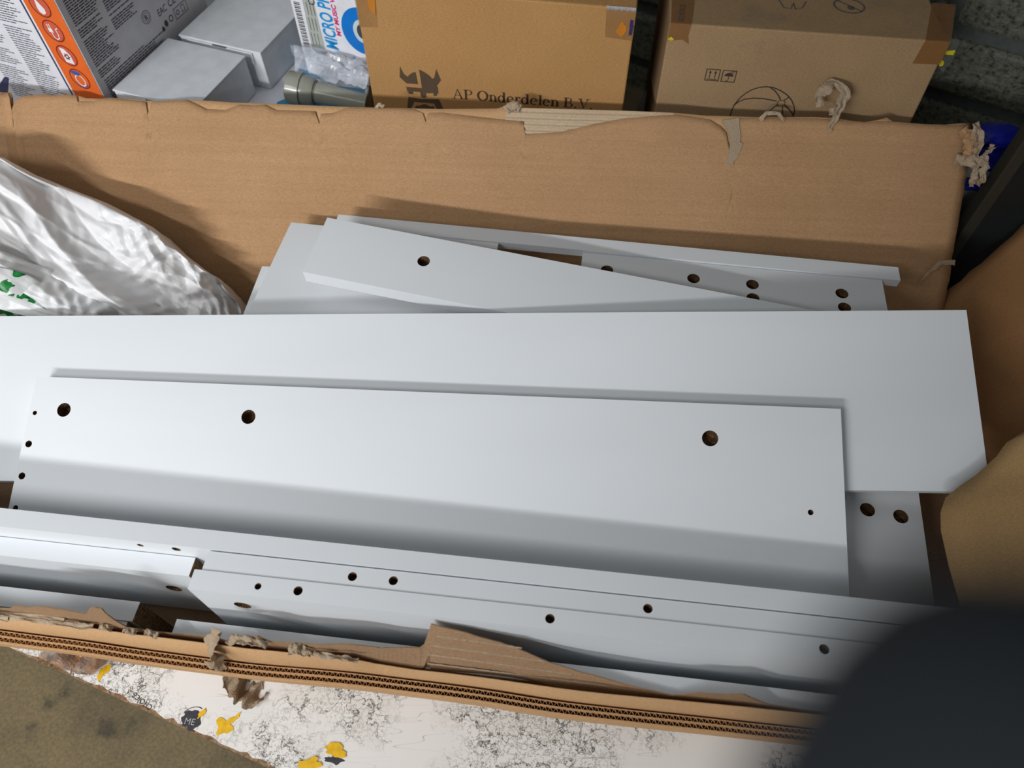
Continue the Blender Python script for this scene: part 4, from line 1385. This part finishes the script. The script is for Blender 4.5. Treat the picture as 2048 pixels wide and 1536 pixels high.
multi_plate('waste_symbols', strokes([[(0.202, 0.082), (0.216, 0.082), (0.209, 0.094), (0.202, 0.082)]], 0.0008) + [ellipse(0.150, 0.0695, 0.0035, 0.0045, 14), ellipse(0.1415, 0.0660, 0.0025, 0.0035, 14)] + ring(0.162, 0.0705, 0.0045, 0.0032, 16) + frame_polys(0.171, 0.200, 0.0630, 0.0780, 0.0008) + ring(0.178, 0.0705, 0.0035, 0.0025, 14) + frame_polys(0.187, 0.194, 0.0660, 0.0750, 0.0008), 0.0006, 'ink_text', rt)

# left face frame: local x towards the viewer's left
lf = Matrix(((0, 0, -1, 0), (0, 1, 0, 0), (1, 0, 0, 0), (0, 0, 0, 1)))


def left_face(o, lift):
    # local (a, b) with a measured leftwards from the corner maps to carton z = -a
    o.matrix_local = Matrix(((0, 0, -1, -lift), (0, 1, 0, 0), (-1, 0, 0, 0), (0, 0, 0, 1))) @ Matrix.Identity(4)
    return o


def left_print(name, polys, mat, lift, on=None):
    o = multi_plate(name, polys, 0.0, mat, rt)
    me = o.data
    for p in me.polygons:
        pass
    o['lift'] = lift
    if on is not None:
        o.parent = on
        o.matrix_local = Matrix.Translation((0, 0, on['lift'] - lift))
        return o
    o.matrix_local = Matrix(((0, 0, 1, -lift), (0, 1, 0, 0), (-1, 0, 0, 0), (0, 0, 0, 1)))
    return o


def yb(z):
    return z - DZ


left_print('orange_stripe', [[(0.0006, 0.0), (0.0500, 0.0), (0.0500, 0.2345), (0.0006, 0.2345)]], 'orange', 0.0003)
left_print('navy_line', [[(0.0535, 0.0), (0.0560, 0.0), (0.0560, 0.2345), (0.0535, 0.2345)]], 'navy', 0.0004)
ic = [(0.0275, yb(0.4155)), (0.0270, yb(0.3845)), (0.0265, yb(0.3520)), (0.0255, yb(0.3200))]
discs = []
for k, (cx, cy) in enumerate(ic):
    d_ = left_print('icon_disc', [ellipse(cx, cy, 0.0130, 0.0130, 28)], 'red_soft' if k != 3 else 'orange', 0.0005)
    left_print('icon_ring', ring(cx, cy, 0.0142, 0.0127, 32), 'dark_red', 0.0006, d_)
    discs.append(d_)
cx, cy = ic[0]
left_print('drop_icon', [[(cx + 0.003, cy + 0.0105), (cx - 0.002, cy + 0.003), (cx - 0.0055, cy - 0.003), (cx - 0.0045, cy - 0.008), (cx, cy - 0.0105), (cx + 0.0045, cy - 0.008), (cx + 0.0055, cy - 0.003), (cx + 0.004, cy + 0.004)]], 'icon_white', 0.0008, discs[0])
cx, cy = ic[1]
left_print('plug_icon', [[(cx + 0.0005, cy + 0.003), (cx + 0.0065, cy + 0.003), (cx + 0.0065, cy - 0.002), (cx + 0.0005, cy - 0.002)]] + stroke([(cx + 0.002, cy + 0.003), (cx + 0.002, cy + 0.0085)], 0.0012) + stroke([(cx + 0.005, cy + 0.003), (cx + 0.005, cy + 0.0085)], 0.0012) + stroke([(cx + 0.0035, cy - 0.002), (cx + 0.003, cy - 0.008), (cx, cy - 0.0105), (cx - 0.004, cy - 0.009), (cx - 0.0055, cy - 0.003), (cx - 0.005, cy + 0.003), (cx - 0.0085, cy + 0.005)], 0.0014), 'icon_white', 0.0008, discs[1])
cx, cy = ic[2]
left_print('card_icon', [[(cx + 0.006, cy + 0.0105), (cx - 0.001, cy + 0.0095), (cx - 0.0065, cy + 0.002), (cx - 0.0065, cy - 0.0105), (cx + 0.006, cy - 0.0095)]], 'icon_white', 0.0008, discs[2])
left_print('gear_icon', ring(cx, cy - 0.001, 0.0034, 0.0017, 14) + sum([stroke([(cx + 0.003 * math.cos(R(60 * q)), cy - 0.001 + 0.003 * math.sin(R(60 * q))), (cx + 0.0046 * math.cos(R(60 * q)), cy - 0.001 + 0.0046 * math.sin(R(60 * q)))], 0.0013) for q in range(6)], []), 'dark_red', 0.0010, discs[2])
cx, cy = ic[3]
left_print('cup_icon', [ellipse(cx + 0.002, cy + 0.008, 0.0075, 0.0032, 18)], 'icon_blue', 0.0009, discs[3])
left_print('cup_icon', ring(cx - 0.0005, cy - 0.002, 0.0072, 0.0058, 20, 1.2), 'icon_white', 0.0008, discs[3])
left_print('cup_icon', ring(cx - 0.0005, cy - 0.0025, 0.0098, 0.0086, 20, 1.0, 0, 200, 340), 'icon_blue', 0.0008, discs[3])


def lrows(x0, x1, y0, y1, pitch, hgt, seed):
    # rows start at the right-hand (small a) side of a column seen from the left
    r = text_rows(-x1, -x0, y0, y1, pitch, hgt, seed)
    return [[(-p[0], p[1]) for p in q] for q in r]


left_print('small_print', lrows(0.064, 0.108, 0.028, 0.186, 0.0034, 0.0012, 8) + lrows(0.116, 0.165, 0.014, 0.186, 0.0034, 0.0012, 9) + lrows(0.172, 0.225, 0.01, 0.186, 0.0034, 0.0012, 10), 'ink_text', 0.0004)
left_print('navy_shape', [[(0.158, yb(0.291)), (0.166, yb(0.2905)), (0.186, yb(0.274)), (0.215, yb(0.262)), (0.215, yb(0.252)), (0.180, yb(0.262))]], 'navy', 0.0005)

# --- music toy box
mi_mw = frame((-0.2929, 0.985, 0.2475), (math.cos(R(-18)), math.sin(R(-18)), 0), (0, 0, 1))
mi = thing('toy_box', 'white toy box with blue and pink lettering and blue disc, beside the helmet carton', 'box', mi_mw)
box('carton_body', (-0.0040, 0.097, 0.0, 0.230, -0.055, 0.0), 'white_print', mi, 0.0012)


def zb(z):
    return z - 0.2475


text_obj('blue_lettering', 'MICRO PHONE', 0.0255, (0.0545, zb(0.2950)), R(90), 'print_blue', mi, z=0.0004, fit=0.114, bold=0.0006, shear=0.12)
text_obj('pink_lettering', 'MY MUSIC WORLD', 0.0088, (0.0632, zb(0.3168)), R(90), 'print_pink', mi, z=0.0004, fit=0.082, bold=0.0003, shear=0.12)
multi_plate('disc_print', [ellipse(0.0968, zb(0.3300), 0.0300, 0.0330, 44, 0, 90, 270)], 0.0004, 'disc_blue', mi)
multi_plate('disc_print', [ellipse(0.0968, zb(0.3300), 0.0130, 0.0165, 32, 0, 90, 270)], 0.0006, 'disc_pale', mi)
multi_plate('disc_print', [ellipse(0.0968, zb(0.3300), 0.0075, 0.0105, 28, 0, 90, 270)], 0.0008, 'disc_dark', mi)
pl_ = plate('paper_label', [(0.0150, zb(0.361)), (0.0130, zb(0.292)), (0.0335, zb(0.2925)), (0.0315, zb(0.361))], 0.0, 0.0004, 'sticker_grey', mi)
multi_plate('label_print', [[(x, y), (x + 0.0008, y), (x + 0.0008, y + h), (x, y + h)] for x, y, h in [(0.0165 + 0.0016 * i, zb(0.296 + 0.022 * (i % 3)), 0.018) for i in range(9)]], 0.0007, 'ink_grey', pl_)
multi_plate('barcode', [[(0.0005, zb(0.276 + 0.0026 * i)), (0.0095, zb(0.276 + 0.0026 * i)), (0.0095, zb(0.2770 + 0.0026 * i + 0.0006 * (i % 2))), (0.0005, zb(0.2770 + 0.0026 * i + 0.0006 * (i % 2)))] for i in range(31)], 0.0004, 'ink_dark', mi)
text_obj('conformity_mark', 'CE', 0.013, (0.0330, zb(0.3545)), R(90), 'ink_dark', mi, z=0.0009)


def note_polys(x, y, s):
    return ring(x, y, 0.0026 * s, 0.0016 * s, 12) + stroke([(x + 0.0024 * s, y), (x + 0.0010 * s, y + 0.0075 * s), (x - 0.003 * s, y + 0.0085 * s)], 0.0009 * s) + stroke([(x - 0.002 * s, y), (x - 0.0055 * s, y + 0.003 * s)], 0.0009 * s)


multi_plate('note_print', note_polys(0.0640, zb(0.2800), 1.0), 0.0004, 'print_orange', mi)
multi_plate('note_print', note_polys(0.0820, zb(0.2780), 0.9), 0.0004, 'print_pink', mi)
multi_plate('note_print', note_polys(0.0770, zb(0.2880), 0.6), 0.0004, 'print_blue', mi)

# --- grey pipe with a flanged end
def lathe(name, prof, mat, parent, n=36, smooth=True):
    V, F = [], []
    for (x, r) in prof:
        for i in range(n):
            a = 2 * math.pi * i / n
            V.append((x, r * math.cos(a), r * math.sin(a)))
    for k in range(len(prof) - 1):
        for i in range(n):
            j = (i + 1) % n
            F.append((k * n + i, (k + 1) * n + i, (k + 1) * n + j, k * n + j))
    F.append(tuple(range(n)))
    F.append(tuple(reversed(range((len(prof) - 1) * n, len(prof) * n))))
    o = mesh_obj(name, V, F, mat, parent, smooth)
    md = o.modifiers.new('edge', 'EDGE_SPLIT')
    md.split_angle = R(35)
    return o


pa, pb = Vector((-0.3045, 0.9170, 0.2720)), Vector((-0.1960, 0.8990, 0.2590))
d = (pb - pa).normalized()
pm = frame(pa, d, Vector((0, 0, 1)) - d * d.z)
pipe = thing('plastic_pipe', 'grey plastic pipe with a wide flanged end lying by the music toy box', 'pipe', pm)
lathe('flange', [(-0.004, 0.0), (-0.004, 0.019), (-0.002, 0.0215), (0.014, 0.0225), (0.016, 0.0222), (0.0165, 0.0200), (0.030, 0.0190), (0.034, 0.0165), (0.0345, 0.0135)], 'pipe_grey', pipe)
lathe('shaft', [(0.030, 0.0145), (0.040, 0.0140), (0.070, 0.0130), (0.107, 0.0118), (0.107, 0.0)], 'pipe_grey', pipe)
lathe('collar_shadow_ring', [(0.0342, 0.0147), (0.0365, 0.0147)], 'pipe_shade', pipe)  # dark band painted on the shaft as the collar's shadow

# --- clear plastic wrapper with a tube, between toy box and pipe
fo = thing('plastic_wrapper', 'crumpled clear plastic wrapper between the grey pipe and the music toy box', 'wrapper', Matrix.Translation((-0.26, 0.95, 0.2475)))
V, F = [], []
nx, ny = 26, 14
for i in range(nx + 1):
    s = i / nx
    for j in range(ny + 1):
        t = j / ny
        x = -0.045 + 0.105 * s + 0.006 * math.sin(t * 5)
        y = -0.010 + 0.045 * t - 0.030 * s
        z = 0.028 + 0.030 * math.sin(math.pi * t) * (1 - 0.35 * s) + 0.010 * noise.noise(Vector((s * 5, t * 4, 2))) + 0.006 * noise.noise(Vector((s * 13, t * 9, 6)))
        V.append((x, y, z))
for i in range(nx):
    for j in range(ny):
        F.append((i * (ny + 1) + j, (i + 1) * (ny + 1) + j, (i + 1) * (ny + 1) + j + 1, i * (ny + 1) + j + 1))
mesh_obj('film', V, F, 'film_clear', fo)
o = lathe('tube', [(0.0, 0.0), (0.0, 0.009), (0.045, 0.009), (0.045, 0.0)], 'film_tube', fo, 24)
o.matrix_local = Matrix.Translation((0.022, -0.012, 0.030)) @ Matrix.Rotation(R(-14), 4, 'Z')

# --- paper scrap in the gap between the two brown cartons
o = mesh_obj('paper_scrap', [(0.0, 0, 0), (0.040, 0.004, 0), (0.030, 0.010, 0.055), (0.012, 0.008, 0.060), (0.0, 0.002, 0.03), (0.02, -0.004, 0.02)], [(0, 1, 5), (1, 2, 5), (2, 3, 5), (3, 4, 5), (4, 0, 5)], 'white_card')
solid(o, 0.0008)
o.matrix_world = Matrix.Translation((0.196, 1.02, 0.13))
tag(o, 'pale paper scrap wedged in the gap between the two brown cartons', 'paper')

# ------------------------------------------------------------------ right side: black panel and blue bag
bpn = thing('black_panel', 'tall black panel standing upright behind the right end of the box', 'panel', Matrix.Translation((0.604, 0.735, 0.0)) @ Matrix.Rotation(R(-10), 4, 'Z'))
box('panel_face', (0.016, 0.62, 0.0, 0.022, 0.0, 0.85), 'black_paint', bpn, 0.001)
box('edge_rail', (0.0, 0.0155, -0.003, 0.022, 0.0, 0.85), 'black_rim', bpn, 0.0015)

bb = thing('blue_bag', 'crumpled dark blue and grey plastic bag beside the black panel', 'bag', Matrix.Translation((0.68, 0.86, 0.0)))


def crumple_blob(name, c, r, mat, seed, parent, amp=0.25):
    bm = bmesh.new()
    bmesh.ops.create_icosphere(bm, subdivisions=4, radius=1.0)
    for v in bm.verts:
        p = v.co.copy()
        dd, _ = noise.voronoi(p * 1.9 + Vector((seed, 0, 0)))
        k = 1 + amp * (dd[0] - 0.4) + 0.12 * noise.noise(p * 2.3 + Vector((0, seed, 0)))
        v.co = Vector((p.x * r[0] * k, p.y * r[1] * k, p.z * r[2] * k)) + Vector(c)
    return bm_obj(name, bm, mat, parent)


crumple_blob('bag_body', (0.012, 0.035, 0.095), (0.085, 0.05, 0.098), 'sticker_grey', 2.0, bb)
crumple_blob('blue_fold', (-0.022, -0.012, 0.245), (0.036, 0.022, 0.014), 'blue_plastic', 5.0, bb, 0.1)
crumple_blob('blue_fold', (0.012, -0.010, 0.207), (0.055, 0.024, 0.018), 'blue_plastic', 7.0, bb, 0.1)
crumple_blob('blue_fold', (-0.005, -0.014, 0.163), (0.034, 0.014, 0.006), 'blue_plastic', 9.0, bb, 0.1)
crumple_blob('grey_fold', (0.010, 0.025, 0.165), (0.070, 0.03, 0.055), 'sticker_grey', 11.0, bb, 0.2)

# ------------------------------------------------------------------ photographer's fingertip close to the lens

cF = Vector((0, math.cos(R(56)), -math.sin(R(56))))
cU = Vector((0, math.sin(R(56)), math.cos(R(56))))
cR = Vector((1, 0, 0))
fbase = Vector((0, 0, 0.90)) + cF * 0.031 + cR * 0.0203 - cU * 0.0162
fdir = (cR * 0.28 + cU * 0.96).normalized()
prof = [(0.0, 0.0), (0.0012, 0.0040), (0.0035, 0.0066), (0.007, 0.0084), (0.012, 0.0094), (0.020, 0.0098), (0.028, 0.0098), (0.036, 0.0104), (0.044, 0.0100), (0.056, 0.0104), (0.066, 0.0112), (0.072, 0.0110), (0.086, 0.0118)]
V, F = [], []
n = 32
side = fdir.cross(cF).normalized()
nrm = side.cross(fdir)
for k, (s, r_) in enumerate(prof):
    c = -fdir * s - nrm * 0.0                      # runs from the tip back towards the hand
    bend = cF * (-0.9 * max(0.0, s - 0.030) ** 2 / 0.08)
    for i in range(n):
        a = 2 * math.pi * i / n
        V.append(c + bend + (side * math.cos(a) + nrm * math.sin(a) * 0.9) * max(r_, 1e-5))
for k in range(len(prof) - 1):
    for i in range(n):
        j = (i + 1) % n
        F.append((k * n + i, k * n + j, (k + 1) * n + j, (k + 1) * n + i))
F.append(tuple(range((len(prof) - 1) * n, len(prof) * n)))
fin = mesh_obj('fingertip', V, F, 'glove', None, True)
fin.matrix_world = Matrix.Translation(fbase + fdir * 0.0093)
tag(fin, 'dark blurred fingertip reaching into the picture at the lower right', 'finger')
